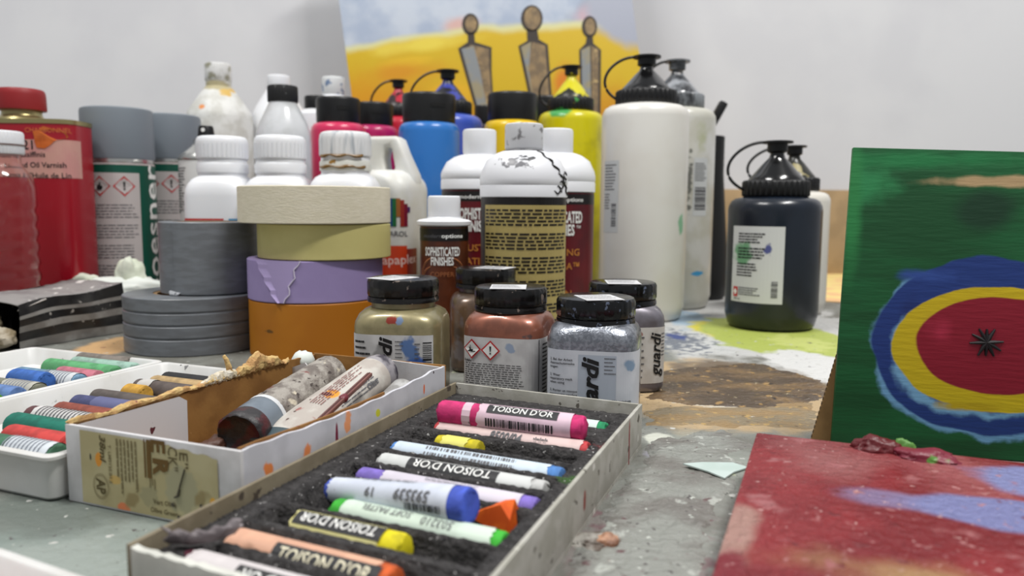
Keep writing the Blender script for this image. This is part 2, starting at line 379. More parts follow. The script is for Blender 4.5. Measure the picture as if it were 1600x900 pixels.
FIGG = pm('grey figure paint', (132, 136, 138), .5, col2=(150, 140, 112), nscale=40)
FIGD = pm('dark figure outline paint', (58, 50, 44), .6)
def figure(parts):
    b = MB()
    for mi, px in parts:
        P = [loc_of(x, y) for x, y in px]; k = [.0008, .0014, .0018][mi]
        n = len(P); b.add([(x, -k, z) for x, z in P]+[(x, .0002, z) for x, z in P], [tuple(range(n))]+[(i, (i+1) % n, n+(i+1) % n, n+i) for i in range(n)], mi)
    o = b.build('painted_figure', [FIGD, FIG, FIGG], pic); return o
def ell(x, y, a, b_, n=16): return [(x+a*cos(2*pi*i/n), y+b_*sin(2*pi*i/n)) for i in range(n)]
figure([(0, ell(735, 38, 13, 17)), (0, [(731, 50), (741, 50), (742, 66), (768, 74), (768, 110), (772, 175), (744, 175), (716, 76), (731, 66)]),
        (1, ell(736, 38, 9, 13)), (1, [(734, 70), (764, 77), (765, 110), (770, 174), (756, 174)]), (2, [(721, 77), (740, 72), (750, 110), (762, 174), (748, 174)])])
figure([(0, ell(831, 29, 17, 21)), (0, [(823, 45), (839, 45), (842, 62), (856, 70), (864, 176), (832, 176), (810, 72), (824, 64)]),
        (1, ell(832, 29, 13, 18)), (1, [(832, 66), (852, 72), (860, 175), (836, 175), (822, 110)]), (2, [(814, 74), (830, 66), (826, 110), (834, 160)])])
figure([(0, ell(921, 42, 12, 17)), (0, [(917, 56), (926, 56), (927, 68), (939, 78), (938, 200), (908, 200), (905, 78), (915, 68)]),
        (1, ell(922, 42, 8, 13)), (1, [(924, 72), (935, 78), (934, 199), (925, 199)]), (2, [(908, 79), (922, 72), (924, 199), (911, 199)])])

# ------------------------------------------------------------------ bottle builders
def body_colour(name, c, **k): return pm(name, c, .28, coat=.2, **k)
def ribcap(b, r, z0, z1, m=0, n=36, d=.035, seg=None):
    seg = n*4; rg = []
    for z, k in ((z0, .96), (z0+.0012, 1), (z1-.002, 1), (z1-.0005, .96), (z1, .9)):
        rg.append([(r*k*(1-(d if (i % 4) in (0, 1) else 0))*sin(2*pi*i/seg), -r*k*(1-(d if (i % 4) in (0, 1) else 0))*cos(2*pi*i/seg), z) for i in range(seg)])
    b.loft(rg, m)
def spout_bottle(label, X, Y, r, hb, htip, colour, capm, spm=None, strap=(-1, .055, .05), group=None, rz=0, rcap=.7, strap_mat=None, name='squeeze_bottle'):
    t = thing(name, label, 'bottle', (X, Y, 0), rz, group)
    rc = r*rcap; hc = (htip-hb)*.31
    b = MB(); e = r*.26
    b.lathe([(r*.84, 0), (r*.93, .003), (r, .014), (r, hb-e*1.1), (r*.985, hb-e*.7), (r*.93, hb-e*.3), (r*.84, hb-e*.08), (r*.72, hb), (rc*.85, hb+.002), (rc*.85, hb+.004)], 56)
    b.build('bottle_body', colour, t)
    b = MB(); ribcap(b, rc, hb+.001, hb+hc); b.build('screw_cap', capm, t)
    b = MB(); z0 = hb+hc; H = htip-z0
    b.lathe([(rc*.84, z0-.001), (rc*.80, z0+H*.05), (rc*.70, z0+H*.14), (rc*.40, z0+H*.44), (rc*.24, z0+H*.58), (rc*.2, z0+H*.7), (rc*.2, z0+H*.76)], 32)
    b.build('spout', spm or capm, t)
    b = MB(); b.lathe([(rc*.22, z0+H*.7), (rc*.3, z0+H*.74), (rc*.3, z0+H*.94), (rc*.46, z0+H*.95), (rc*.46, z0+H), (rc*.4, z0+H*1.01)], 28)
    b.build('spout_cap', strap_mat or capm, t)
    if strap:
        s, wd, drop = strap; P = []
        q0 = Vector((s*rc*.3, 0, htip-.0012)); q3 = Vector((s*rc*.98, 0, hb+hc*.45))
        q1 = Vector((s*rc*.3+s*wd*.8, 0, htip+.002)); q2 = Vector((s*rc*.98+s*wd*1.15, 0, q3.z+drop*(htip-hb)))
        for i in range(25):
            q = i/24; P.append(tuple(q0*(1-q)**3+q1*3*q*(1-q)**2+q2*3*q*q*(1-q)+q3*q**3))
        b = MB(); b.tube(P, .0014, 8); b.build('cap_strap', BLACKP, t)
    return t
def flip_bottle(label, X, Y, r, hb, hcap, colour, group=None, rcap=.87, rz=0, notch=True):
    t = thing('flip_top_bottle', label, 'bottle', (X, Y, 0), rz, group); e = r*.3; rc = r*rcap
    b = MB(); b.lathe([(r*.9, 0), (r*.96, .003), (r, .01), (r, hb-e), (r*.97, hb-e*.5), (r*.9, hb-e*.15), (r*.82, hb), (rc*.8, hb+.001)], 48); b.build('bottle_body', colour, t)
    b = MB(); b.lathe([(rc*.97, hb), (rc*.985, hb+.002), (rc, hcap-.003), (rc*.98, hcap-.001), (rc*.94, hcap)], 44); c = b.build('flip_cap', BLACKP, t)
    if notch:
        b = MB(); wpp = wrap_se(rc); zz = hb+(hcap-hb)*.55
        patch(b, wpp, rc*.15, zz-.002, rc*.75, zz+.002, 6, 1, .0004); raw('thumb_notch', b, pm('black recess', (5, 5, 5), .8), c)
    return t

# back row, from the wall forward ------------------------------------------------------------
PINK = body_colour('magenta paint bottle', (206, 48, 92)); CRIM = body_colour('crimson paint bottle', (176, 28, 92)); RED = body_colour('red paint bottle', (190, 36, 56))
BLUE = body_colour('blue paint bottle', (44, 112, 186)); VIOL = body_colour('ultramarine paint bottle', (64, 88, 184)); YEL = body_colour('yellow paint bottle', (222, 184, 20))
YELG = body_colour('lemon paint bottle', (206, 196, 16), col2=(178, 168, 20), nscale=30, lo=.5, hi=.7, blobs=[((70, 160, 80), (-.016, -.034, .226), (.016, .03, .012), .4, .3, 80)])
RSP = pm('red-stained spout', (34, 12, 16), .35, spots=[((176, 34, 54), 70, .5, .05)]); BSP = pm('blue-stained spout', (20, 20, 34), .35, spots=[((52, 62, 150), 60, .5, .05)])
YSP = pm('yellow-stained spout', (30, 30, 18), .35, spots=[((206, 196, 20), 60, .45, .05)]); YCAP = pm('paint-spattered black cap', (18, 18, 18), .4, spots=[((70, 150, 70), 60, .64, .03), ((200, 190, 20), 45, .66, .03)])
def H(y, Y, x=800): return zat(y, Y, x)
GB = 'large paint bottles with pointed spouts'
GF = 'flip-top paint bottles in the back row'
spout_bottle('red paint bottle with thin spout, third red one from the left', xat(624, 1.01), 1.01, .036, H(187, 1.01), H(127, 1.01), RED, BLACKP, RSP, (-1, .022, .2), GB)
spout_bottle('ultramarine blue paint bottle with spout behind the light blue one', xat(700, .925), .925, .041, H(182, .925), H(111, .925), VIOL, BLACKP, BSP, (-1, .030, .2), GB)
spout_bottle('lemon yellow paint bottle with a yellow-smeared spout', xat(890, .965), .965, .040, H(160, .965)-.012, H(103, .965), YELG, YCAP, YSP, (-1, .024, .2), GB)
flip_bottle('pinkish red paint bottle with black flip cap, leftmost of the coloured bottles', xat(531, .86), .86, .030, H(194, .86, 531), H(154, .86, 531), PINK, GF, .8)
flip_bottle('crimson paint bottle with black cap right beside the pinkish red one', xat(584, .935), .935, .0305, H(198, .935, 584), H(162, .935, 584), CRIM, GF, .8)
flip_bottle('light blue paint bottle with wide black flip cap', xat(671, .83), .83, .0325, H(194, .83), H(149, .83), BLUE, GF, .87)
flip_bottle('golden yellow paint bottle with black flip cap behind the stained white cap', xat(800, .88), .88, .0325, H(190, .88), H(147, .88), YEL, GF, .87, notch=False)
t = flip_bottle('clear bottle with paint-spotted black cap beside the lemon yellow bottle', xat(850, 1.035), 1.035, .03, H(196, 1.035), H(152, 1.035), pm('cloudy olive bottle', (120, 120, 90), .3), GF, .85, notch=False)
t.children[1].data.materials[0] = pm('white-spotted black cap', (16, 16, 17), .4, spots=[((170, 170, 170), 90, .66, .03)])
flip_bottle('small dark blue capped bottle in front of the left painted figure', xat(757, 1.06), 1.06, .016, H(195, 1.06), H(166, 1.06), pm('ink bottle', (30, 32, 60), .3), None, .9, notch=False)

CLEARP = pm('clear cloudy plastic', (236, 238, 240), .18, trans=.35, ior=1.3, col2=(220, 222, 222), nscale=40)
def necked(label, X, Y, r, prof, bodym, capr, cz0, cz1, capm, name='plastic_bottle', rib=True):
    t = thing(name, label, 'bottle', (X, Y, 0))
    b = MB(); b.lathe([(r*a, z) for a, z in prof], 44); b.build('bottle_body', bodym, t)
    b = MB()
    if rib: ribcap(b, capr, cz0, cz1, 0, 30, .03)
    else: b.lathe([(capr*.97, cz0), (capr, cz0+.002), (capr, cz1-.002), (capr*.93, cz1)], 36)
    b.build('screw_cap', capm, t); return t
Y = .95; h = lambda y: zat(y, Y, 348)
CRUST = pm('crusted milky bottle', (214, 214, 210), .5, col2=(196, 195, 188), nscale=60, blobs=[((206, 170, 90), (.014, -.012, h(146)), (.008, .03, .008), .9, .5, 120), ((218, 140, 80), (-.008, -.03, h(172)), (.0045, .02, .0035), .4, .3, 120), ((176, 166, 130), (0, -.01, h(136)), (.02, .03, .008), .4, .4, 90)], bump=.6, bscale=140)
CRCAP = pm('stained white cap', (216, 216, 214), .5, col2=(150, 148, 130), nscale=70, lo=.5, hi=.62, spots=[((90, 110, 160), 80, .66)], bump=.4)
necked('milky bottle crusted with dried paint below a grubby white cap', xat(348, Y), Y, .0385, [(.9, 0), (1, .006), (1, h(186)), (.94, h(176)), (.8, h(165)), (.6, h(150)), (.45, h(140)), (.38, h(136)), (.38, h(126))], CRUST, .0155, h(128), h(100), CRCAP)
Y = 1.005
necked('white bottle with a white cap behind the clear black-capped one', xat(440, Y), Y, .037, [(.9, 0), (1, .006), (1, zat(205, Y)), (.95, zat(190, Y)), (.8, zat(172, Y)), (.5, zat(150, Y)), (.36, zat(140, Y))], WHITEP, .0140, zat(143, Y), zat(121, Y), WHITEP2)
Y = .79
necked('clear plastic bottle with rounded shoulders and a black cap', xat(446, Y), Y, .0275, [(.9, 0), (1, .005), (1, zat(225, Y)), (.97, zat(210, Y)), (.85, zat(195, Y)), (.62, zat(175, Y)), (.5, zat(164, Y)), (.5, zat(156, Y))], CLEARP, .0150, zat(163, Y), zat(137, Y), pm('scuffed black cap', (24, 24, 25), .5, spots=[((90, 90, 90), 200, .68)]))
Y = 1.0
necked('white bottle whose stained white cap touches the edge of the yellow painting', xat(524, Y), Y, .028, [(.9, 0), (1, .005), (1, zat(190, Y)), (.7, zat(160, Y)), (.45, zat(150, Y))], WHITEP, .0140, zat(151, Y), zat(123, Y), pm('blue-stained white cap', (212, 214, 214), .5, spots=[((110, 130, 160), 70, .56, .05)]))
Y = .925
necked('white bottle with a plain black cap half hidden by the pinkish red one', xat(499, Y), Y, .0265, [(.9, 0), (1, .005), (1, zat(200, Y)), (.9, zat(182, Y)), (.6, zat(174, Y))], WHITEP, .0150, zat(174, Y), zat(153, Y), BLACKP, rib=False)

# big white bottles and the black pieces beside them -----------------------------------------
WB = body_colour('white paint bottle', (222, 220, 214), col2=(216, 212, 204), nscale=14, blobs=[((130, 182, 146), (.0323, -.0275, .094), (.0055, .0055, .013), .7, .5, 150)], spots=[((120, 116, 110), 40, .74)])
WB2 = body_colour('grubby white paint bottle', (206, 205, 200), col2=(190, 188, 176), nscale=26, blobs=[((60, 150, 200), (.02, -.034, .04), (.009, .02, .003), .5, .3, 120), ((112, 112, 106), (.0079, -.042, .135), (.003, .006, .030), 2.0, .5, 200), ((176, 178, 150), (.020, -.038, .185), (.012, .012, .018), .9, .8, 90)], spots=[((100, 98, 92), 60, .7, .05)])
Y = .768
t = spout_bottle('big white paint bottle with black spouted cap and looped strap', xat(1005, Y), Y, .0425, H(166, Y, 1005), H(88, Y, 1010), WB, BLACKP, pm('glossy black spout', (14, 14, 15), .18, coat=.4), (-1, .024, .35), GB)
wp = wrap_se(.0425); b = MB(); patch(b, wp, -.0535, zat(361, Y), -.0320, zat(252, Y), 8); L0 = raw('barcode_label', b, pm('translucent label', (196, 198, 198), .5), t)
b = MB(); fine(b, wp, -.0515, .126, -.0335, .152, 9, 0, 3, .35); fine(b, wp, -.0515, .108, -.0425, .124, 6, 0, 4, .35); barcode(b, wp, -.0405, .092, -.0345, .114, 0, 5, True, 18); raw('fine_print', b, GREYINK, L0)
Y = .86
t = spout_bottle('grubby white paint bottle with clear spout, behind the big white one', xat(1052, Y), Y, .0430, H(172, Y, 1052), H(95, Y, 1045), WB2, pm('translucent grey cap', (130, 134, 138), .2, col2=(36, 36, 38), nscale=40), pm('clear spout', (190, 194, 200), .12, trans=.4, col2=(70, 72, 76), nscale=60), (-1, .020, .35), GB)
wp = wrap_se(.043); b = MB(); patch(b, wp, .012, zat(335, Y), .031, zat(248, Y), 8); L0 = raw('barcode_label', b, pm('translucent label', (196, 198, 198), .5), t)
b = MB(); fine(b, wp, .0135, .138, .030, .158, 8, 0, 6, .4); barcode(b, wp, .014, .108, .029, .132, 0, 7, True, 22); raw('fine_print', b, GREYINK, L0)
Y = .935
BLKM = pm('matt black bottle', (20, 20, 21), .5)
t = thing('black_bottle', 'tall tapered matt black bottle with open lid beside the white bottles', 'bottle', (xat(1103, Y), Y, 0))
b = MB(); k = Y/1200
b.lathe([(29*k, 0), (34*k, .004), (37*k, .02), (36*k, .04), (29*k, .11), (25*k, .15), (25*k, zat(212, Y)), (23*k, zat(211, Y))], 40); b.build('bottle_body', BLKM, t)
b = MB(); b.box((-.005, -.006, -.016), (.005, .006, .016)); o = b.build('open_lid', BLACKP, t, bevel=.003); o.location = (.010, 0, zat(176, Y)); o.rotation_euler = (0, math.radians(28), 0)
b = MB(); b.tube([(.006, 0, zat(212, Y)), (.003, 0, zat(200, Y)), (.004, 0, zat(188, Y))], .003, 8); b.build('lid_hinge', BLACKP, t)

# dark blue bottle and white one behind -------------------------------------------------------
Y = .715
DB = body_colour('dark navy paint bottle', (23, 31, 43), col2=(18, 24, 34), nscale=20)
r = .0418
t = spout_bottle('dark navy paint bottle with black spouted cap standing on the green stain', xat(1211, Y), Y, r, H(309, Y, 1211), H(221, Y, 1215), DB, BLACKP, pm('glossy black spout', (14, 14, 15), .18, coat=.4), (-1, .030, .30), GB, rcap=.72)
wp = wrap_se(r, th0=-.66); b = MB(); patch(b, wp, -.027, .026, .0235, .0945, 16); L0 = raw('printed_label', b, pm('smeared white label', (206, 207, 206), .5, blobs=[((110, 160, 120), (-.036, -.026, .070), (.008, .02, .014), .5, .4, 150), ((60, 70, 140), (.004, -.044, .0655), (.007, .01, .0042), .5, .4, 200), ((80, 86, 140), (-.018, -.04, .074), (.004, .01, .007), .8, .4, 200)]), t)
b = MB(); fine(b, wp, -.019, .079, .009, .089, 4, 3, 8, .5); fine(b, wp, -.019, .065, .012, .076, 4, 3, 9, .5); fine(b, wp, -.020, .049, .004, .062, 5, 3, 10, .5); fine(b, wp, -.017, .032, .006, .040, 4, 0, 11, .5)
rect(b, wp, -.0235, .0305, -.018, .0395, 1); rect(b, wp, -.0217, .0325, -.0198, .0375, 2, .0006); rect(b, wp, -.0228, .0342, -.0187, .0358, 2, .0006)
barcode(b, wp, .0135, .0315, .019, .046, 0, 12, True, 20); text(b, wp, '500 ml', .002, -.019, .0288, 0, 3, h=.0005)
raw('label_print', b, [GREYINK, REDINK, WHITEINK, INK], L0)
Y = .815
t = spout_bottle('white paint bottle mostly hidden behind the dark navy one', xat(1238, Y), Y, .0375, H(300, Y, 1238), H(228, Y, 1240), body_colour('cream paint bottle', (218, 214, 204)), BLACKP, pm('olive-stained spout', (40, 40, 34), .3, spots=[((160, 150, 110), 70, .56, .05)]), (-1, .040, .2), GB)
# ------------------------------------------------------------------ tin, cans, clear bottle on the left
TINR = pm('red tin print', (158, 16, 34), .3, coat=.2); TINM = pm('brass-lacquered tin', (176, 164, 116), .3, .9)
Y = .728; xr = xat(136, Y); tw = .104; tx = xr-tw/2
zt = zat(190, Y, 60)
t = thing('oil_varnish_tin', 'red rectangular varnish tin with a red screw cap and pink label', 'tin', (tx, Y, 0))
b = MB(); A_, B_ = tw/2, .026
b.se([(A_*.98, B_*.98, 5, 0), (A_, B_, 5, .002), (A_, B_, 5, zt-.003)], 72); b.build('tin_body', TINR, t)
b = MB(); b.se([(A_*1.012, B_*1.02, 5, zt-.004), (A_*1.012, B_*1.02, 5, zt), (A_*.97, B_*.95, 5, zt), (A_*.96, B_*.93, 5, zt-.002)], 72, cap1=True)
cxp = xat(43, Y)-tx
b.lathe([(.0235, zt-.002), (.022, zt+.001), (.018, zt+.0035), (.0165, zt+.006), (.0165, zt+.012)], 36, xf=Matrix.Translation((cxp, 0, 0))); b.build('tin_rim', TINM, t)
b = MB(); b.lathe([(.0203, zat(173, Y, 43)), (.0206, zat(171, Y, 43)), (.0203, zat(150, Y, 43)), (.0198, zat(144, Y, 43)), (.0185, zat(140.5, Y, 43)), (.017, zat(140, Y, 43))], 40, xf=Matrix.Translation((cxp, 0, 0))); b.build('screw_cap', pm('red ridged cap', (140, 28, 32), .5), t)
wp = wrap_se(A_, B_, 5); k = Y/1200*.94
def U(px): return (xat(px, Y-B_)-tx)
def V(py): return zat(py, Y-B_, 70)
b = MB(); patch(b, wp, U(-34), V(278), U(134.5), V(218), 40); L0 = raw('printed_label', b, pm('oil-soaked pink label', (196, 140, 134), .4, col2=(200, 152, 140), nscale=40), t)
b = MB(); text(b, wp, '40221', .0082, U(57), V(226), 0, 0, .012, align='r'); text(b, wp, 'Huile Massiffinis', .0048, U(75), V(241), 0, 0, .008, align='r'); text(b, wp, 'Linseed Oil Varnish', .0048, U(104), V(257.5), 0, 0, .012, align='r'); text(b, wp, "Vernis à l'Huile de Lin", .0048, U(110), V(274), 0, 0, .008, align='r')
raw('label_print', b, INK, L0)
b = MB(); text(b, wp, 'CHARBONNEL', .0042, U(80), V(203), 0, 0, .0); raw('faded_print', b, pm('orange print', (206, 110, 60), .5), t)
STAIN = pm('orange oil stain', (176, 84, 30), .25, col2=(196, 100, 40), nscale=70)
b = MB(); P = [(60, 214), (58, 205), (66, 204), (74, 197), (88, 201), (104, 205), (109, 213), (100, 217), (90, 220), (84, 226), (75, 232), (63, 231), (60, 222)]
n = len(P); b.add([wp(U(x), V(y), .0006) for x, y in P], [tuple(range(n))], 0); raw('oil_stain', b, STAIN, t)

Y = .655; r = .026; cx = xat(3, Y)
PET = pm('clear bottle plastic', (250, 238, 236), .06, trans=1, ior=1.3)
t = thing('water_bottle', 'clear ribbed plastic bottle with a white cap in front of the red tin', 'bottle', (cx, Y, 0))
hh = lambda y: zat(y, Y, 5)
pr = [(r*.8, 0), (r, .006)]; z = .012
while z < hh(318): pr += [(r, z), (r*.95, z+.0035), (r*.95, z+.0055), (r, z+.009)]; z += .0125
pr += [(r, hh(308)), (r, hh(292)), (r*.9, hh(275)), (r*.7, hh(262)), (r*.62, hh(254)), (r*.62, hh(236))]
inn = [(max(a-.0008, .001), z+.0006) for a, z in reversed(pr)]
b = MB(); b.lathe(pr+inn, 48, cap0=True, cap1=True); b.build('bottle_body', PET, t)
b = MB(); ribcap(b, .0190, hh(241), hh(205), 0, 44, .02); c = b.build('screw_cap', WHITEP2, t)
b = MB(); b.lathe([(.0194, hh(228)), (.0194, hh(225.5))], 40, cap0=False, cap1=False); b.build('tamper_band_line', pm('brown print', (110, 90, 84), .6), c)

GREYCAP = pm('grey spray cap', (118, 126, 134), .5); DKG = pm('dark green print', (12, 78, 62), .35)
SILV = pm('bright steel rim', (200, 200, 196), .25, .9); CANW = pm('spray can print ground', (176, 166, 164), .35, col2=(190, 178, 176), nscale=20)
def spray(label, px, Y, r, capz0, capz1, rz):
    t = thing('spray_can', label, 'spray can', (xat(px, Y), Y, 0), rz, 'grey-capped spray cans')
    b = MB(); b.lathe([(r*.93, 0), (r, .003), (r, capz0-.006), (r*.97, capz0-.003)], 56); b.build('can_body', CANW, t)
    b = MB(); b.lathe([(r*.99, capz0-.004), (r*1.0, capz0-.002), (r*.98, capz0+.001), (r*.9, capz0+.002)], 56); b.build('steel_rim', SILV, t)
    b = MB(); b.lathe([(r*1.0, capz0), (r*1.015, capz0+.002), (r*1.01, capz1-.004), (r*.99, capz1-.001), (r*.94, capz1)], 56); b.build('overcap', GREYCAP, t)
    wp = wrap_se(r); b = MB(); w = 2*pi*r
    patch(b, wp, -w/2, .006, w/2, capz0-.006, 72); L0 = raw('printed_sleeve', b, DKG, t)
    b = MB(); z1 = capz0-.014
    patch(b, wp, -.054, .010, .0100, z1, 24, 1, .0004, 0)
    for i in range(5):
        a = z1-.028-(z1-.035)*(i+1)/5.3; fine(b, wp, -.046, a+.003, .0075, a+(z1-.035)/5.3-.002, 5, 1, 20+i, .3, .12, h=.0007)
    hazard(b, wp, -.0265, z1-.013, .0100, 2, 0, 3, 'flame'); hazard(b, wp, -.0045, z1-.013, .0100, 2, 0, 3, '!')
    text(b, wp, 'boesner', .0215, .0245, z1+.009-.0665, 90, 4, .008, h=.0006, fit=.133)
    raw('label_print', b, [pm('pale print panel', (188, 180, 178), .4), GREYINK, REDINK, INK, WHITEINK], L0)
    return t
Y = .792
spray('grey-capped green and white spray can, nearer of the two', 189, Y, .0335, zat(250, Y, 189), zat(171, Y, 189), 41)
Y = .868
spray('grey-capped spray can tucked behind the nearer spray can', 268, Y, .0335, zat(250, Y, 268), zat(181, Y, 268), 33)
Y = .775; r = .0265; hz = lambda y: zat(y, Y, 328)
t = thing('spray_can', 'slim pale spray can with a bare black nozzle beside the white jars', 'spray can', (xat(326, Y), Y, 0))
b = MB(); b.lathe([(r*.93, 0), (r, .003), (r, hz(252)), (r*.97, hz(250))], 48); b.build('can_body', pm('pale can print', (186, 186, 184), .35), t)
b = MB(); b.lathe([(r*1.0, hz(252)), (r*1.03, hz(250)), (r*1.02, hz(247)), (r*.85, hz(240)), (r*.55, hz(230)), (r*.45, hz(224)), (r*.45, hz(219)), (r*.2, hz(218))], 40); b.build('steel_dome', SILV, t)
b = MB(); b.lathe([(r*.3, hz(220)), (r*.3, hz(212)), (r*.27, hz(200)), (r*.24, hz(197))], 24); nz = b.build('spray_nozzle', BLACKP, t)
b = MB(); b.lathe([(.0019, 0), (.0019, .0004)], 16, xf=Matrix.Translation((0, -r*.285, hz(204))) @ Matrix.Rotation(pi/2, 4, 'X')); b.build('nozzle_opening', WHITEINK, nz)
wp = wrap_se(r); b = MB(); fine(b, wp, -.034, hz(330), -.012, hz(262), 16, 0, 31, .4); text(b, wp, 'FIXATIV', .008, -.028, hz(300), 90, 1, .02); raw('label_print', b, [GREYINK, DKG], t)

# ------------------------------------------------------------------ three white square bottles with round lids
GLID = 'white square bottles with ribbed lids'
def lid_bottle(label, X, Y, a, zl0, zl1, lidm, stained=False, rz=0):
    t = thing('lidded_bottle', label, 'bottle', (X, Y, 0), rz, GLID); s = .0212
    b = MB(); zs = zl0-.022
    b.se([(a*.94, a*.94, 5, 0), (a, a, 5, .004), (a, a, 5, zs-.012), (a*.985, a*.985, 4.6, zs-.006), (a*.93, a*.93, 4, zs-.001), (a*.86, a*.86, 3, zs+.003), (s*1.0, s*1.0, 2, zs+.006), (s, s, 2, zl0+.002)], 64)
    b.build('bottle_body', WHITEP, t)
    b = MB(); b.lathe([(s*.96, zs+.0085), (s*1.05, zs+.009), (s*1.06, zs+.016), (s*1.0, zs+.018)], 48); b.build('neck_ring', pm('stained neck ring', (206, 206, 198), .4, spots=[((150, 110, 40), 60, .56, .03)]) if stained else WHITEP2, t)
    b = MB(); b.lathe([(s*1.02, zl0-.001), (s*1.06, zl0), (s*1.06, zl1-.006), (s*1.03, zl1-.0025), (s*.96, zl1-.0006), (s*.88, zl1)], 48); [b.box((s*1.055, -.0006, zl0+.001), (s*1.068, .0006, zl1-.007), 0, Matrix.Rotation(2*pi*i_/36, 4, 'Z')) for i_ in range(36)]; b.build('ribbed_lid', lidm, t)
    wp = wrap_se(a, a, 5); b = MB(); zz = zat(347, Y-a, 350)
    patch(b, wp, -a*1.5, .012, a*1.5, zz, 40); patch(b, wp, -a*1.5, zz, a*.35, zz+.003, 24, 1, .0003, 1); patch(b, wp, a*.5, zz, a*1.5, zz+.003, 14, 1, .0003, 2)
    raw('printed_label', b, [pm('pale sleeve', (220, 220, 218), .4), pm('red label band', (190, 50, 40), .4), pm('blue label band', (70, 140, 180), .4)], t)
    return t
for px, Y, y0_, y1_, a, lb, lm in ((350, .705, 250, 214, .0285, 'white square bottle with clean ribbed lid, leftmost of the three', WHITEP2),
                                 (440, .695, 250, 213, .0285, 'white square bottle with clean ribbed lid, middle one of the three', WHITEP2)):
    lid_bottle(lb, xat(px, Y), Y, a, zat(y0_-2, Y, px), zat(y1_, Y, px), lm)
Y = .685
SLID = pm('ink-streaked white lid', (216, 217, 218), .45, col2=(168, 174, 180), nscale=70, lo=.5, hi=.7, stretch=(3, 3, .3))
t = lid_bottle('white square bottle with a streaked grey lid and brown glue on its neck', xat(541, Y), Y, .0290, zat(244, Y, 540), zat(207, Y, 540), SLID, True)
GLUE = pm('dried brown glue', (120, 88, 34), .35)
for zz, a0, a1 in ((zat(245, Y, 540), -.9, .9), (zat(262, Y, 540), -1, 1)):
    b = MB(); P = [(.0228*sin(a0+(a1-a0)*i/20), -.0228*cos(a0+(a1-a0)*i/20), zz+.0006*sin(i*.8+a0*3)) for i in range(21)]
    b.tube(P, [.0005+.0010*abs(sin(i*.37+zz*90)) for i in range(21)], 6); b.build('glue_drip', GLUE, t)

# ------------------------------------------------------------------ jug with handle
Y = .745; x0_, x1_ = xat(566, Y), xat(660, Y)
t = thing('handled_jug', 'white plastic primer jug with a moulded handle and orange label', 'jug', ((x0_+x1_)/2, Y, 0), -14)
a, bb = (x1_-x0_)/2*.98, .034; ZT = zat(300, Y, 620)
JUG = pm('scuffed white jug plastic', (216, 216, 212), .4, col2=(206, 205, 196), nscale=30, sss=.1)
b = MB(); b.se([(a*.95, bb*.95, 4.5, 0), (a, bb, 4.5, .005), (a, bb, 4.5, ZT), (a*.99, bb*.99, 4.5, ZT+.004), (a*.95, bb*.95, 4.2, ZT+.009), (a*.80, bb*.85, 3.6, ZT+.016), (a*.55, bb*.75, 3, ZT+.020)], 64); b.build('jug_body', JUG, t)
zt2 = zat(214, Y, 615)-ZT
cpx = -a*.95
OP = [(cpx, ZT+.002), (a*.98, ZT+.002), (a*.93, ZT+.016), (a*.58, ZT+zt2*.70), (a*.40, ZT+zt2*.95), (a*.25, ZT+zt2), (cpx, ZT+zt2)]
IN = [(-a*.10, ZT+zt2*.34), (a*.16, ZT+zt2*.34), (a*.24, ZT+zt2*.44), (a*.14, ZT+zt2*.74), (a*.05, ZT+zt2*.82), (-a*.08, ZT+zt2*.80), (-a*.16, ZT+zt2*.62)]
b = MB(); hw = .011
me = bpy.data.meshes.new('handle'); bm = bmesh.new()
def lp(P, y): return [bm.verts.new((x, y, z)) for x, z in P]
o0, i0 = lp(OP, -hw), lp(IN, -hw)
ed = [bm.edges.new((q[i], q[(i+1) % len(q)])) for q in (o0, i0) for i in range(len(q))]
bmesh.ops.triangle_fill(bm, edges=ed, use_beauty=True, use_dissolve=False)
ex = bmesh.ops.extrude_face_region(bm, geom=bm.faces[:]); bmesh.ops.translate(bm, verts=[g for g in ex['geom'] if isinstance(g, bmesh.types.BMVert)], vec=(0, 2*hw, 0))
bmesh.ops.recalc_face_normals(bm, faces=bm.faces)
bmesh.ops.bevel(bm, geom=[e for e in bm.edges if len(e.link_faces) == 2 and e.calc_face_angle(0) > .9], offset=.0035, segments=3, affect='EDGES', profile=.5)
bm.to_mesh(me); bm.free(); me.materials.append(JUG); me.shade_smooth(); me.set_sharp_from_angle(angle=.7)
ho = bpy.data.objects.new('handle', me); COL.objects.link(ho); ho.parent = t
wp = wrap_se(a, bb, 4.5); b = MB()
zr = zat(384, Y-bb, 640); zb = .004
patch(b, wp, -a*1.2, zb, a*.98, zr, 30, 1, .0002, 0); patch(b, wp, a*.98, zb, a*1.6, zr-.003, 12, 1, .0002, 5)
zl0, zl1 = zat(354, Y-bb, 630), zat(310, Y-bb, 630); um = a*.05+.0092; cols = [1, 2, 3, 4, 6]
for i in range(5):
    u0 = um+i*.0036; hcut = (0, 0, .009, 0, 0)[i]; top = (0, 0, 0, .0015, .005)[i]
    rect(b, wp, u0, zl0+hcut, u0+.0037, zl1-top, cols[i], .0005)
rect(b, wp, um+.018, zl0+.013, um+.0215, zl0+.018, 7, .0005)
text(b, wp, 'CAPAROL', .0046, um+.018, zat(365, Y-bb, 630), 0, 8, .015, align='r', fit=.030); text(b, wp, 'Capaplex', .0085, um+.0318, zat(404, Y-bb, 630), 2, 9, .01, align='r', fit=.047)
fine(b, wp, a*.35, ZT-.018, a*.7, ZT-.006, 3, 8, 41, .3)
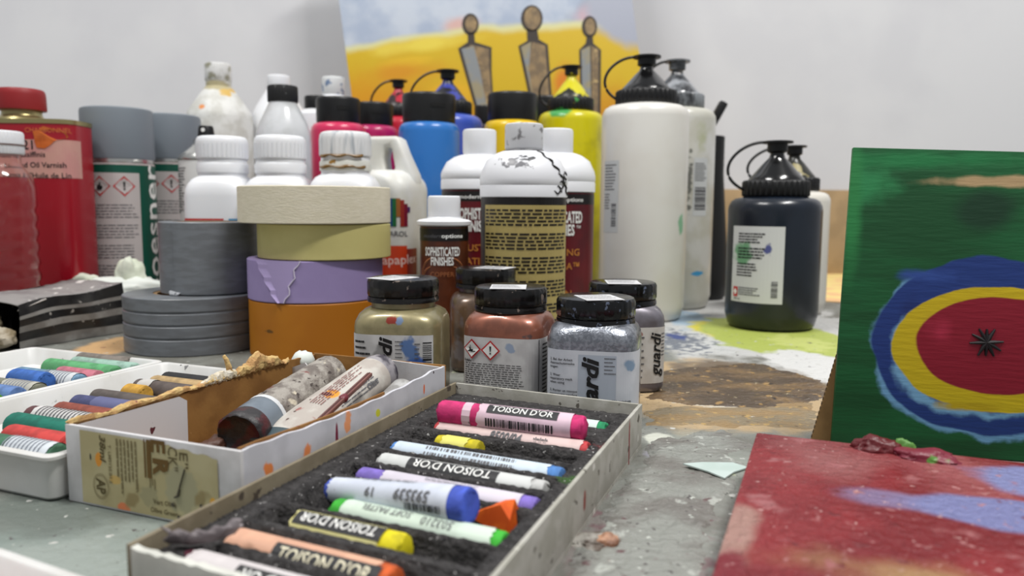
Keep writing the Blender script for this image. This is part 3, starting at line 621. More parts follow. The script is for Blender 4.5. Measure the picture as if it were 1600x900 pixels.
raw('printed_label', b, [pm('orange red label', (198, 62, 26), .4), pm('stripe blue', (16, 64, 120), .4), pm('stripe green', (20, 100, 50), .4), pm('stripe brown', (150, 90, 36), .4), pm('stripe red brown', (140, 40, 30), .4), pm('dark red label', (130, 34, 22), .4), pm('stripe maroon', (110, 20, 44), .4), pm('stripe purple', (70, 30, 90), .4), GREYINK, pm('pale label lettering', (232, 200, 190), .4)], t)

# ------------------------------------------------------------------ craft finish bottles
DARKL = pm('black label band', (20, 16, 16), .35); MAR = pm('maroon label', (98, 14, 24), .35, col2=(78, 12, 22), nscale=25)
CREAMP = pm('text panel', (178, 160, 98), .5, col2=(168, 150, 92), nscale=40)
BODY = pm('smoky bottle', (36, 32, 34), .25)
GCR = 'white-shouldered craft finish bottles'
def craft(label, px, Y, r, pyc0, pyc1, pyf0, pyf1, back=False, small=False, capm=WHITEP, domem=WHITEP, rz=0):
    X = xat(px, Y); t = thing('craft_finish_bottle', label, 'bottle', (X, Y, 0), rz, GCR)
    hz = lambda y, d=0: zat(y, Y-d, px)
    zc1, zc0, zf1, zf0 = hz(pyc1), hz(pyc0), hz(pyf0), hz(pyf1)
    b = MB(); b.lathe([(r*.93, 0), (r*.97, .003), (r*.97, zf0+.001)], 56); b.build('bottle_body', BODY, t)
    b = MB()
    if small: b.lathe([(r*.97, zf0), (r*1.1, zf0+.001), (r*1.12, zf0+.0035), (r*1.0, zf1-.001), (r*.7, zf1), (r*.62, zf1+.002)], 56)
    else: b.lathe([(r*.97, zf0), (r*1.0, zf0+.0005), (r*1.0, zf0+.008), (r*.985, zf0+.009), (r*1.0, zf0+.010), (r*1.0, zf0+.014), (r*.97, zf1*.55+zf0*.45), (r*.85, zf1*.8+zf0*.2), (r*.66, zf1*.94+zf0*.06), (r*.5, zf1), (r*.42, zf1), (r*.42, zc0+.002)], 56)
    b.build('shoulder', domem, t)
    rc = r*(.66 if small else .435)
    b = MB(); b.lathe([(rc*.96, zc0), (rc, zc0+.001), (rc, zc1-.0025), (rc*.97, zc1-.0007), (rc*.9, zc1)], 40); b.build('screw_cap', capm, t)
    wp = wrap_se(r*.97); b = MB(); z1 = zf0-.0005
    if back:
        patch(b, wp, -r*1.7, .006, r*1.9, z1, 40, 1, .00025, 0); L0 = None
        patch(b, wp, -r*1.02, .008, r*1.28, z1-.005, 30, 1, .0006, 1)
        zz = z1-.0075
        for i, rows in enumerate((5, 5, 5, 5, 3, 4, 4, 4)):
            fine(b, wp, -r*.98, zz-rows*.0026, r*1.24, zz, rows, 0, 50+i, .5, .08, (.03, .1), h=.0009); zz -= rows*.0026+.0042
        raw('printed_label', b, [DARKL, CREAMP], t)
    else:
        body = 5 if small else 1
        patch(b, wp, -r*2.6, .006, r*2.6, z1, 60, 1, .00025, body); patch(b, wp, -r*2.6, z1-(.010 if small else .0095), r*2.6, z1-.001, 60, 1, .0004, 0)
        s = r/.02 if small else r/.033
        if small:
            text(b, wp, 'modern', .0028, -r*.42, z1-.0062, 0, 6, 0, .2, 1.2, .0007); text(b, wp, 'options', .0028, r*.42, z1-.0062, 0, 2, .03, 0, 1.35, .0007)
            text(b, wp, 'SOPHISTICATED', .0062, 0, z1-.0175, 0, 2, .028, 0, h=.0008, fit=.0262); text(b, wp, 'FINISHES', .0058, 0, z1-.0245, 0, 2, .028, 0, h=.0008, fit=.0165)
            for q in range(9):
                for sg in (-1, 1):
                    P = [wp(sg*(.003+.0145*sin(.3+i*.17+q*.08)), max(.007, z1-.034-q*.0065+.013*cos(i*.17+.4)), .0003) for i in range(9)]
                    b.tube(P, [.0002, .0005, .0008, .001, .001, .0009, .0007, .0005, .0002], 4, 7, False)
            text(b, wp, 'COPPER', .0034, 0, z1-.034, 0, 7, .0, h=.0011, fit=.017)
        else:
            text(b, wp, 'modern options', .0032, r*.10, z1-.0056, 0, 2, .02, 0, h=.0007, fit=.040)
            text(b, wp, 'SOPHISTICATED', .0092, r*.06, z1-.0200, 0, 2, .028, h=.0008, fit=.041); text(b, wp, 'FINISHES', .0088, r*.06, z1-.0305, 0, 2, .028, h=.0008, fit=.026); text(b, wp, '™', .004, r*.06+.017, z1-.029, 0, 2, 0)
            for i, s_ in enumerate(('RUSTING', 'PATINA™', '', 'IRON', 'FINISHES')):
                if s_: text(b, wp, s_, .0056, r*.10, z1-.049-i*.0115, 0, 3, .012, h=.0007, fit=.0048*len(s_))
        raw('printed_label', b, [DARKL, MAR, WHITEINK, pm('gold print', (190, 122, 50), .5), GREYINK, pm('copper brown label', (92, 44, 22), .35, col2=(70, 32, 18), nscale=40), GREYINK, pm('copper swirl print', (156, 96, 60), .4)], t)
    return t
craft('white-capped maroon craft bottle, back left one of the trio', 749, .69, .0342, 240, 203, 243, 297)
craft('white-capped maroon craft bottle, back right one of the trio', 867, .668, .0344, 240, 202, 240, 301)
SMCAP = pm('smudged white cap', (204, 205, 208), .4, col2=(120, 118, 120), nscale=110, lo=.58, hi=.68)
DOME = pm('white dome with black drips', (226, 227, 231), .35, blobs=[((120, 120, 124), (-.004, -.024, zat(257, .587, 817)), (.012, .012, .0045), 2.0, .5, 260), ((50, 50, 54), (.004, -.02, zat(250, .587, 817)), (.008, .012, .002), 2.0, .5, 260)])
t = craft('white-shouldered craft bottle with a smudged cap and cream text label, front of the trio', 818, .587, .0332, 234, 194, 237, 309, True, capm=SMCAP, domem=DOME)
b = MB(); P = []
for i in range(22):
    q = i/21; th = .25+q*1.05; zz = zat(236, .587, 817)+(zat(300, .587, 817)-zat(236, .587, 817))*min(1, q*1.05)
    rr = (.0150, .0215, .0285, .0325, .0334, .0336)[min(5, int(q*6))] if q > .12 else .0148
    P.append((rr*sin(th), -rr*cos(th), zz+.001*sin(i*2)))
DRIP = pm('black paint drip', (30, 28, 30), .4)
b = MB(); ringP = [(.0147*sin(2*pi*i/30), -.0147*cos(2*pi*i/30), zat(236.5, .587, 817)) for i in range(31)]; b.tube(ringP, .0008, 6); b.build('paint_ring', DRIP, t)
zN, zF = zat(237, .587, 817), zat(309, .587, 817)
def domer(z):                                      # the same shoulder curve the bottle has
    pts = [(.0332, zF+.014), (.0332*.97, zN*.55+zF*.45), (.0332*.85, zN*.8+zF*.2), (.0332*.66, zN*.94+zF*.06), (.0332*.5, zN)]
    if z <= pts[0][1]: return .0332
    for (r0_, z0_), (r1_, z1_) in zip(pts, pts[1:]):
        if z <= z1_: return r0_+(r1_-r0_)*(z-z0_)/(z1_-z0_)
    return .0166
b = MB(); P = []
for i in range(26):
    q = i/25; z = zN-.0005+(zF+.003-zN)*q; th = .55+.75*q+.05*sin(i*1.3); r_ = domer(z)+.0002; P.append((r_*sin(th), -r_*cos(th), z))
b.tube(P, [.0006+.0004*abs(sin(i*.8)) for i in range(26)], 6); b.build('paint_drip', DRIP, t)
for k_ in range(5):
    b = MB(); P = []; th0 = 1.0+k_*.09; z0_ = zF+.004+.0035*k_
    for i in range(8):
        z = z0_+.0012*sin(i*1.1+k_); th = th0-.04*i; r_ = domer(z)+.0002; P.append((r_*sin(th), -r_*cos(th), z))
    b.tube(P, [.0002, .0006, .0008, .0005, .0007, .0006, .0004, .0002], 5); b.build('paint_drip', DRIP, t)
craft('small craft bottle with copper-brown swirl label and white cap', 694, .572, .0182, 345, 306, 341, 353, small=True)

# ------------------------------------------------------------------ tape rolls
def tape(label, X, Y, r, ri, z0, z1, mat, side=None, grooves=(), group='stacked tape rolls', rz=0, core=True):
    t = thing('tape_roll', label, 'tape', (X, Y, z0), rz, group); H_ = z1-z0
    out = [(r-.0006, .0002), (r, .0008)]
    for g in grooves: out += [(r, g-.0012), (r-.0011, g-.0003), (r-.0011, g+.0003), (r-.0001, g+.0012)]
    out += [(r, H_-.0008), (r-.0006, H_-.0002)]
    pr = [(ri+.003, 0)]+out+[(ri+.003, H_)]
    b = MB(); n = 88; b.loft([[(a*sin(2*pi*j/n), -a*cos(2*pi*j/n), z) for j in range(n)] for a, z in pr+[pr[0]]], 0, False, False); b.build('tape_winding', mat, t)
    b = MB(); pr = [(ri+.0029, .0006), (ri+.0029, H_-.0006), (ri, H_-.0006), (ri, .0006)]
    b.loft([[(a*sin(2*pi*j/n), -a*cos(2*pi*j/n), z) for j in range(n)] for a, z in pr+[pr[0]]], 0, False, False); b.build('cardboard_core', pm('cardboard core', (160, 128, 88), .7), t)
    return t
DUCT = pm('grey duct tape', (116, 120, 125), .36, col2=(106, 109, 113), nscale=90, stretch=(.6, .6, 2.5), bump=.12, bscale=500)
Yg = .600; Xg = xat(299, Yg)
zA = zat(455, Yg, 299)
t = tape('wide grey duct tape roll lying at the bottom of the left stack', Xg, Yg, .0515, .027, 0, zA, DUCT, grooves=(zA*.30, zA*.53, zA*.75))
Xs = xat(325, .603)
zB = zat(345.5, .603, 325)
t = tape('smaller grey duct tape roll stacked on the wide one', Xs, .603, .0365, .024, zA+.0002, zB, DUCT)
wp = wrap_se(.0365); b = MB(); patch(b, wp, -.0135, .001, .06, zB-zA-.001, 40, 1, .0006, 0); o = raw('tape_end', b, DUCT, t)
b = MB(); P = [wp(-.0135+.0045*sin(i*1.4), .0015+.001*cos(i*2), .0012) for i in range(7)]; b.tube(P, [.0006, .0016, .002, .0014, .002, .0015, .0006], 6); b.build('crumpled_tape_end', pm('shiny tape edge', (170, 172, 176), .3), t)
Yt = .585; Xt = xat(493, Yt)
def zs(y): return zat(y, Yt-.05, 493)
z1_, z2_, z3_, z4_ = zs(476), zs(408.5), zs(351), zs(289.5)
OCH = pm('ochre tape', (182, 114, 20), .5, col2=(172, 104, 16), nscale=16, blobs=[((104, 70, 20), (-.024, -.042, .021), (.004, .02, .0016), .8, .4, 300)])
LAV = pm('lavender tape', (156, 140, 186), .6, col2=(150, 134, 180), nscale=30, bump=.1)
PALEY = pm('pale yellow tape', (204, 194, 128), .6, col2=(196, 186, 120), nscale=30, bump=.1)
CRM = pm('cream masking tape', (220, 212, 190), .65, col2=(214, 206, 182), nscale=200, bump=.3, bscale=500, stretch=(.6, .6, 4))
tape('wide ochre tape roll at the bottom of the right stack', xat(493, Yt), Yt, .0500, .036, 0, z1_, OCH)
t = tape('lavender tape roll with a torn loose end', xat(492, Yt), Yt, .0500, .036, z1_+.0002, z2_, LAV)
wp = wrap_se(.05); hl = z2_-z1_
b = MB()
def sheet(b, P, h0): 
    n = len(P); b.add([wp(u, v, h0) for u, v in P], [tuple(range(n))], 0)
rows = 10; vs = []; 
for j in range(rows+1):
    v = hl*(1-j/rows)*.98+.0005; uL = -.034+.0185*(j/rows)+.001*sin(j*2.1); uR = .000+(-.010)*(j/rows)+.0012*sin(j*1.7+1)
    for i in range(13): vs.append(wp(uL+(uR-uL)*i/12, v, .0004+.0016*max(0, (1-i/3)) if i < 3 else .0005))
b.add(vs, [(j*13+i, j*13+i+1, j*13+14+i, j*13+13+i) for j in range(rows) for i in range(12)], 0)
raw('torn_tape_end', b, pm('lavender torn end', (168, 152, 196), .6), t)
b = MB(); P = [wp(.0008-.0105*(j/rows)+.0014*sin(j*1.7+1), hl*(1-j/rows)*.98+.0005, .0006) for j in range(rows+1)]; b.tube(P, .00045, 5); b.build('torn_paper_edge', pm('white torn edge', (216, 208, 226), .7), t)
tape('pale yellow tape roll between the lavender and cream rolls', xat(507, Yt), Yt, .0492, .036, z2_+.0002, z3_, PALEY)
tape('broad cream masking tape roll on top of the right stack', xat(493, Yt), Yt, .0560, .038, z3_+.0002, z4_, CRM)

# ------------------------------------------------------------------ pigment jars
JG = 'small square jars of metallic pigment'
LIDK = pm('paint-scuffed black lid', (12, 11, 11), .25, col2=(22, 19, 18), nscale=150, spots=[((112, 100, 92), 170, .62, .05), ((100, 36, 30), 90, .72), ((60, 70, 120), 110, .73)], bump=.25, bscale=300)
LIDS = pm('clean black lid', (10, 11, 13), .2, spots=[((84, 92, 110), 240, .63, .05)], bump=.2, bscale=300)
JGL = pm('guardi ink', (18, 18, 20), .5)
def jar(label, px, Y, rz, filler, lidm, a=.0245, toplab=True, printer=None, htop=.0665, lh=.0125, lidr=.0208, labz=(.006, .039), umin=-.030, umax=.060):
    t = thing('pigment_jar', label, 'jar', (xat(px, Y), Y, 0), rz, JG); zl = htop-lh
    b = MB(); b.se([(a*.92, a*.92, 4.2, 0), (a*.98, a*.98, 4.4, .0015), (a, a, 4.6, .004), (a, a, 4.6, .043), (a*.985, a*.985, 4.2, .046), (a*.93, a*.93, 3.4, .0495), (a*.85, a*.85, 2.6, .0515), (.0185, .0185, 2, .0530), (.0185, .0185, 2, zl+.002)], 64)
    b.build('jar_body', filler, t)
    b = MB(); b.lathe([(.0192, zl-.0012), (lidr, zl-.001), (lidr, zl+.0008), (lidr*.985, zl+.0012), (lidr*.985, zl+.002)], 56, cap0=True); ribcap(b, lidr, zl+.002, htop, 0, 30, .008); ld = b.build('screw_lid', lidm, t)
    if toplab:
        b = MB(); b.box((-.011, -.019, htop), (.009, .004, htop+.0003), xf=Matrix.Rotation(math.radians(toplab if toplab is not True else 20), 4, 'Z'))
        s = b.build('price_sticker', pm('lid sticker', (206, 206, 208), .5), ld)
        b = MB(); W_ = wrap_plane((0, 0, htop+.0003), (1, 0, 0), (0, 1, 0), (0, 0, 1)); fine(b, W_, -.010, -.015, .008, .002, 5, 0, 60+int(px), .3); 
        o = raw('sticker_print', b, GREYINK, ld); o.rotation_euler = (0, 0, math.radians(toplab if toplab is not True else 20))
    if printer:
        wp = wrap_se(a, a, 4.6); b = MB(); patch(b, wp, umin, labz[0], umax, labz[1], 48, 1, .0002); L0 = raw('printed_label', b, printer(None, None) or PAPER, t)
        b = MB(); printer(b, wp); raw('label_print', b, [INK, GREYINK, WHITEINK, REDINK, JGL, pm('grey blue label field', (172, 180, 192), .5)], L0)
    return t
def p_gold(b, wp):
    if not b: return pm('blue-splashed label', (206, 206, 206), .55, col2=(190, 190, 190), nscale=80, blobs=[((60, 96, 168), (.010, -.026, .020), (.0085, .02, .010), .9, .3, 130), ((90, 120, 170), (.009, -.026, .032), (.006, .02, .008), .9, .4, 160), ((26, 46, 140), (.012, -.026, .013), (.008, .02, .005), .9, .3, 160), ((150, 150, 150), (-.008, -.026, .028), (.004, .02, .006), .6, .4, 200)])
    text(b, wp, 'guardi', .0072, -.0045, .0205, 90, 4, .03, .25, fit=.036, h=.0005); fine(b, wp, -.0235, .010, -.013, .037, 8, 0, 70, .35); fine(b, wp, .001, .026, .006, .037, 5, 1, 71, .3); barcode(b, wp, .0165, .012, .0215, .036, 0, 72, True, 24); fine(b, wp, .012, .02, .0155, .036, 6, 1, 73, .3)
def p_copper(b, wp):
    if not b: return pm('copper-smudged label', (204, 203, 202), .55, col2=(188, 186, 186), nscale=80, blobs=[((146, 88, 66), (.013, -.026, .008), (.005, .02, .004), .6, .3, 200), ((150, 164, 186), (.007, -.026, .034), (.003, .02, .003), .8, .4, 200)])
    hazard(b, wp, -.0150, .0328, .0056, 3, 2, 0, 'env'); hazard(b, wp, -.0040, .0325, .0056, 3, 2, 0, '!'); text(b, wp, 'Gefahr', .0014, -.018, .0262, 0, 0, .02)
    fine(b, wp, -.0200, .008, .0150, .0252, 14, 0, 75, .32, .12, (.03, .1)); fine(b, wp, .0268, .008, .0385, .037, 13, 0, 76, .4, .5)
    rect(b, wp, .0233, .006, .0237, .039, 0)
def p_silver(b, wp):
    if not b: return pm('silver jar label', (204, 207, 214), .5, col2=(192, 196, 204), nscale=70, blobs=[((130, 152, 176), (.0205, -.026, .0325), (.0035, .02, .004), .8, .35, 160)])
    rect(b, wp, -.0055, .0055, .0135, .0375, 5, .0003)
    text(b, wp, 'guardi', .0080, .0005, .0185, 90, 4, .035, .25, fit=.036, h=.0006)
    for i, q in enumerate((('2. Bei der Arbeit', 'Atemschutzmaske', 'tragen'), ('2. Wear', 'respiratory mask', 'when using'), ('2. Porter un masque', 'respiratoire pendant', "l'utilisation"))):
        for j, s in enumerate(q): text(b, wp, s, .00125, -.0205, .0345-i*.0080-j*.0019, 0, 0, .01, align='l')
    fine(b, wp, .0075, .0275, .0135, .037, 5, 1, 80, .25, .3, (.2, .6)); text(b, wp, 'Silber (Aluminium', .0015, .0060, .0145, 0, 0, .02, align='l'); text(b, wp, 'Silver (Aluminum', .0015, .0060, .0120, 0, 0, .02, align='l'); text(b, wp, 'Argent (Aluminium', .0015, .0060, .0095, 0, 0, .02, align='l')
def p_second(b, wp):
    if not b: return pm('worn jar label', (208, 206, 202), .55, col2=(190, 186, 180), nscale=80, blobs=[((150, 90, 80), (.004, -.026, .036), (.002, .02, .002), .8, .4, 200)])
    text(b, wp, 'guardi', .0066, .0145, .0235, 90, 4, .02, .25, fit=.027, h=.0005); fine(b, wp, .003, .008, .0075, .036, 7, 1, 82, .25, .3, (.1, .4)); fine(b, wp, .0185, .022, .0225, .037, 7, 1, 83, .35)
GOLDF = pm('gold pigment filling', (134, 126, 92), .35, .35, col2=(150, 140, 104), nscale=120, coat=.5, blobs=[((140, 50, 36), (-.001, -.022, .0475), (.004, .008, .0028), .7, .3, 250), ((120, 140, 170), (.004, -.022, .0475), (.003, .008, .003), .9, .4, 250)])
COPF = pm('copper pigment filling', (150, 92, 72), .35, .4, col2=(126, 78, 62), nscale=90, coat=.5, spots=[((100, 76, 72), 120, .64, .05)])
SILF = pm('silver pigment filling', (150, 154, 162), .28, .75, col2=(120, 124, 132), nscale=420, coat=.5, bump=.3, bscale=900)
LEADF = pm('lead grey pigment filling', (112, 108, 114), .35, .5, col2=(126, 122, 130), nscale=90, coat=.5, spots=[((160, 156, 160), 160, .66, .04)])
DARKF = pm('murky brown pigment filling', (86, 70, 58), .3, .3, col2=(110, 86, 66), nscale=90, coat=.5, spots=[((120, 110, 110), 70, .6, .08)])
jar('square jar of gold pigment with blue paint splashed on its label', 629, .447, -5, GOLDF, LIDK, .0255, -30, p_gold, htop=.0695, labz=(.006, .0395), umax=.0225)
jar('murky brown pigment jar standing behind the copper one', 759, .528, 6, DARKF, LIDK, .0245, 60, htop=.0690)
jar('square jar of copper pigment with two red hazard diamonds', 799, .437, -17, COPF, LIDK, .0235, 15, p_copper, htop=.0660, labz=(.004, .0395), umin=-.022)
jar('square jar of bright silver pigment, nearest of the jars', 934, .402, -13, SILF, LIDS, .0238, 25, p_silver, htop=.0645, labz=(.004, .0395), umin=-.0235, umax=.036)
jar('square jar of lead grey pigment behind the silver one', 976, .473, 8, LEADF, LIDS, .0230, -10, p_second, htop=.0655, labz=(.006, .040), umax=.036)
# ------------------------------------------------------------------ pastel sticks
_pc = {}
def stickmat(c): 
    k = 'pastel %d %d %d' % tuple(c); return pm(k, c, .75, col2=tuple(max(0, int(v*.86)) for v in c), nscale=160, bump=.2, bscale=700)
def sleevemat(c, kind=0):
    k = 'sleeve %d %d %d %d' % (tuple(c)+(kind,)); return pm(k, c, .5, col2=tuple(int(v*.94) for v in c), nscale=90, spots=[((120, 116, 116), 260, .70, .02)])
def wpx(L): return None
def pastel(label, A, B, R, core, sleeve=None, s0=0, s1=1, printer=None, group=None, taper=0, endR=None, rough=.0):
    t = thing('pastel_stick', label, 'pastel', (0, 0, 0), 0, group); L = frame(t, A, B)
    if rough: pass
    XR = Matrix.Rotation(pi/2, 4, 'Y'); n = 28
    R0 = R*(1-taper); R1 = endR or R
    q = random.Random(label)
    def rr(x): return R0+(R1-R0)*x
    b = MB(); prof = [(rr(0)*.80, 0), (rr(0)*.95, .0006), (rr(0), .0016), (rr(1), L-.0016), (rr(1)*.95, L-.0005), (rr(1)*.78, L)]
    rg = []
    for i, (r_, x) in enumerate(prof):
        rg.append([(x+(q.uniform(-.0005, .0005) if i in (0, 5) else 0), r_*cos(2*pi*j/n)*(1+q.uniform(-.02, .02)), r_*sin(2*pi*j/n)*(1+q.uniform(-.02, .02))) for j in range(n)])
    b.loft(rg); b.build('pastel_core', stickmat(core), t)
    if sleeve:
        b = MB(); rg = []
        for x in [s0+(s1-s0)*i/12 for i in range(13)]:
            e = .00035; edge = x in (s0, s1)
            rg.append([(x*L+(q.uniform(-.0006, .0006) if edge else 0), (rr(x)+e)*cos(2*pi*j/36), (rr(x)+e)*sin(2*pi*j/36)) for j in range(36)])
        b.loft(rg, 0, False, False); sl = b.build('paper_sleeve', sleevemat(sleeve), t)
        if printer:
            b = MB(); w_ = wrap_stick(R, 58); f = lambda u, v, h=.0002: w_(u, v, h+.00035+(rr(u/L)-R))
            f.cut = 0; f.vcut = R*.3
            printer(b, f, L); raw('sleeve_print', b, [INK, pm('charcoal print', (42, 42, 44), .55), WHITEINK, GREYINK, pm('cream print', (226, 218, 190), .55), pm('blue grey stripe print', (128, 134, 144), .55)], sl)
    return t
def toison(u0, u1, vb0, vb1, flip=False, bars=True, txt="TOISON D'OR", ink=2, band=1, tu=None):
    def f(b, w_, L):
        patch(b, w_, u0*L, vb0, u1*L, vb1, 2, 4, .0002, band)
        c = tu if tu is not None else (u0+u1)/2
        text(b, w_, txt, (vb1-vb0)*.62, c*L, (vb0+vb1)/2, 180 if flip else 0, ink, .012, .12, h=.0004, fit=(u1-u0)*L*.86)
        if bars: barcode(b, w_, u0*L, vb0-.0055, u1*L*.98, vb0-.0022, 0, 5, False, 46)
    return f

# ------------------------------------------------------------------ grey board box with foam and pastels
BW, BL, BHt = .0995, .2025, .0205
c0 = p0(710, 597, BHt); c1 = p0(1005, 630, BHt)
ux = Vector((c1.x-c0.x, c1.y-c0.y, 0)); BW = ux.length; ux.normalize(); ux = Matrix.Rotation(math.radians(-.8), 3, 'Z') @ ux; vy = Vector((-ux.y, ux.x, 0)); ang = math.degrees(math.atan2(ux.y, ux.x))
cn = p0(197, 850, BHt); lf = Vector((c0.x-cn.x, c0.y-cn.y, 0)); BL = lf.dot(vy); SK = lf.dot(ux)/BL     # the old box has slumped a few degrees out of square
vsk = vy + ux*SK
bo = Vector((c0.x, c0.y, 0)) - vsk*BL               # near left corner; local x along the pastels, y away
BOARDG = pm('grey pulp board', (176, 174, 166), .75, col2=(160, 158, 148), nscale=90, spots=[((92, 88, 80), 190, .66, .02), ((206, 204, 196), 80, .66)], blobs=[((130, 44, 44), (BW+SK*(BL-.027), BL-.027, .010), (.006, .0016, .013), .5, .3, 200), ((138, 70, 60), (BW+SK*(BL-.098), BL-.098, .010), (.006, .002, .006), .8, .4, 200)], bump=.15)
BOARDB = pm('brown-grey pulp board', (128, 118, 98), .8, col2=(116, 106, 86), nscale=90, spots=[((70, 60, 50), 150, .66, .02)], bump=.15)
BOARDW = pm('pale torn board edge', (206, 206, 198), .8, col2=(190, 190, 182), nscale=60)
box = thing('pastel_box', 'open grey cardboard box holding pastels in dark foam, nearest the camera', 'box', bo, ang)
W2, T_ = BW, .0016
b = MB(); b.box((0, 0, 0), (W2, BL, T_)); b.build('bottom_panel', BOARDG, box)
b = MB(); b.box((W2-T_, 0, T_), (W2, BL, BHt)); b.build('side_panel', BOARDG, box, bevel=.0003)
b = MB(); b.box((0, 0, T_), (T_, BL, BHt)); b.build('side_panel', BOARDB, box, bevel=.0003)
b = MB(); b.box((T_, BL-T_, T_), (W2-T_, BL, BHt)); b.build('back_panel', BOARDG, box, bevel=.0003)
b = MB(); n = 40; P = [(T_+(W2-2*T_)*i/n, BHt-.0006-.0012*abs(sin(i*1.9))*(R_.random()*.6+.4)) for i in range(n+1)]
b.prism([(T_, T_)]+[(W2-T_, T_)]+P[::-1], 0, .0024); b.build('front_panel', BOARDW, box)
# foam: a height field with a slot for every stick
FZ = .0150; FOAM = pm('dark grey foam', (66, 64, 64), .95, col2=(50, 48, 48), nscale=260, spots=[((34, 33, 34), 300, .64, .08), ((180, 178, 176), 560, .68, .02)], blobs=[((92, 30, 66), (.022, BL-.040, FZ), (.010, .006, .02), 1, .6, 300), ((110, 44, 44), (.088, BL-.052, FZ), (.007, .008, .02), 1, .6, 300), ((60, 90, 46), (.088, BL-.094, FZ), (.008, .006, .02), 1, .6, 300)], bump=2.2, bscale=620)
def loc(x, y, z):                                  # sight line to box coordinates
    q = p0(x, y, z)-bo; v_ = q.dot(vy); return q.dot(ux)-SK*v_, v_
slots = []
for (xa, ya, xb, yb) in ((755, 640, 957, 659), (690, 662, 927, 694), (640, 676, 910, 715), (625, 692, 887, 734), (603, 712, 862, 754), (570, 734, 850, 780), (540, 760, 820, 808), (528, 785, 800, 836), (468, 806, 745, 866), (380, 832, 637, 890), (310, 862, 590, 935)):
    a_, b_ = loc(xa, ya, .0155), loc(xb, yb, .0155); slots.append((a_[1]+b_[1])/2)
slots.sort(reverse=True)
us = [0, .003, .0090, .0093]+[.0093+(W2-2*T_-.0186)*i/44 for i in range(1, 44)]+[W2-2*T_-.0093, W2-2*T_-.0090, W2-2*T_-.003, W2-2*T_]
nv = 300; Lf = BL-.0024-T_; vs = []
rf = random.Random(3)
for j in range(nv+1):
    y = .0024+Lf*j/nv
    for i, u in enumerate(us):
        z = FZ+rf.uniform(-.00035, .00035)
        if .0091 < u < W2-2*T_-.0091:
            for s in slots:
                d = abs(y-s)
                if d < .0064: z -= .0090*math.sqrt(max(0, 1-(d/.0064)**7))
        vs.append((T_+u, y, z))
m_ = len(us); b = MB()
b.add(vs, [(j*m_+i, j*m_+i+1, (j+1)*m_+i+1, (j+1)*m_+i) for j in range(nv) for i in range(m_-1)])
o = b.build('foam_insert', FOAM, box, 180)
GP = 'pastels laid in the foam box'
SLOT = iter((0, 1, 2, 3, 4, 5, 7, 8, 9, 10))
def bw(u, y, z): return bo+ux*u+vsk*y+Vector((0, 0, z))
for ch in box.children:
    for v in ch.data.vertices: v.co.x += SK*v.co.y
def lay(label, xa, ya, xb, yb, R, core, sleeve=None, s0=0, s1=1, pr=None, za=None, zb=None, **k):
    za = za if za is not None else .0066+R; zb = zb if zb is not None else za
    a_, b_ = loc(xa, ya, za+R*.6), loc(xb, yb, zb+R*.6)
    if k.pop('snap', True):
        s = slots[next(SLOT)]; a_, b_ = (a_[0], s), (b_[0], s)
    return pastel(label, bw(a_[0], a_[1], za), bw(b_[0], b_[1], zb), R, core, sleeve, s0, s1, pr, GP, **k)
def p_red(b, w_, L):
    text(b, w_, '8500/04', .0036, .50*L, -.0014, 0, 3, .03, .1, h=.0004, fit=.0145); text(b, w_, '***', .0036, .72*L, -.0018, 0, 3, .02, h=.0004)
def p_bars(b, w_, L): barcode(b, w_, .22*L, -.002, .75*L, .0018, 3, 9, False, 40)
def p_blue(b, w_, L):
    text(b, w_, '593539', .0032, .66*L, -.0022, 180, 3, .02, .1, h=.0004); text(b, w_, 'CZECH REPUBLIC', .0019, .45*L, .0035, 180, 3, .02, h=.0004); barcode(b, w_, .62*L, -.0062, .86*L, -.0042, 0, 11, False, 22); text(b, w_, '19', .003, .36*L, -.0025, 180, 3, .02, h=.0004)
def p_green(b, w_, L):
    text(b, w_, '503210', .0026, .64*L, .0004, 180, 3, 0, .1, h=.0004); text(b, w_, 'SOFT PASTEL', .0022, .34*L, .0012, 180, 3, 0, .1, h=.0004)
lay('mint pastel with a green end tucked behind the pink one', 752, 640, 957, 658, .0046, (30, 140, 90), (206, 222, 214), .03, .94)
lay('pinkish sleeved pastel numbered 8500/04 with red tips', 690, 660, 926, 692, .0048, (206, 70, 74), (222, 196, 192), .03, .97, p_red)
lay('short yellow pastel stub in the third slot', 693, 680, 763, 688, .0048, (206, 190, 24), (228, 222, 110), .18, .74, None)
lay('pastel in a pale blue barcoded sleeve with blue tips', 625, 691, 887, 731, .0046, (84, 138, 206), (204, 218, 230), .03, .93, p_bars)
lay("white sleeved pastel with upside-down TOISON D'OR lettering and an orange smudge", 603, 711, 863, 751, .0046, (190, 190, 188), (206, 208, 206), .02, .93, toison(.20, .74, -.0022, .0026, True, False))
lay('purple pastel in a pale sleeve under the thick blue one', 570, 733, 851, 777, .0046, (130, 110, 196), (212, 206, 218), .16, .92, lambda b, w_, L: fine(b, w_, .4*L, .0008, .7*L, .0024, 2, 3, 91, .3))
lay('thick blue pastel lying askew on top with its blunt end facing forward', 516, 751, 737, 776, .0050, (74, 98, 206), (206, 212, 226), .035, .90, p_blue, za=.0150, zb=.0200, snap=False, taper=.25, endR=.0058)
lay('green-tipped pastel in a pale mint sleeve', 528, 785, 801, 833, .0048, (60, 176, 52), (206, 222, 206), .08, .94, p_green)
lay("short yellow pastel with a black TOISON D'OR band and torn end", 468, 806, 640, 841, .0050, (214, 200, 20), (226, 218, 150), .02, .83, toison(.04, .84, -.0016, .0034, True, False))
lay("orange pastel with a peach and grey TOISON D'OR sleeve", 380, 830, 636, 884, .0056, (214, 96, 40), (218, 168, 140), .02, .92, toison(.32, .95, -.0040, .0018, False, False, ink=4), za=.0098)
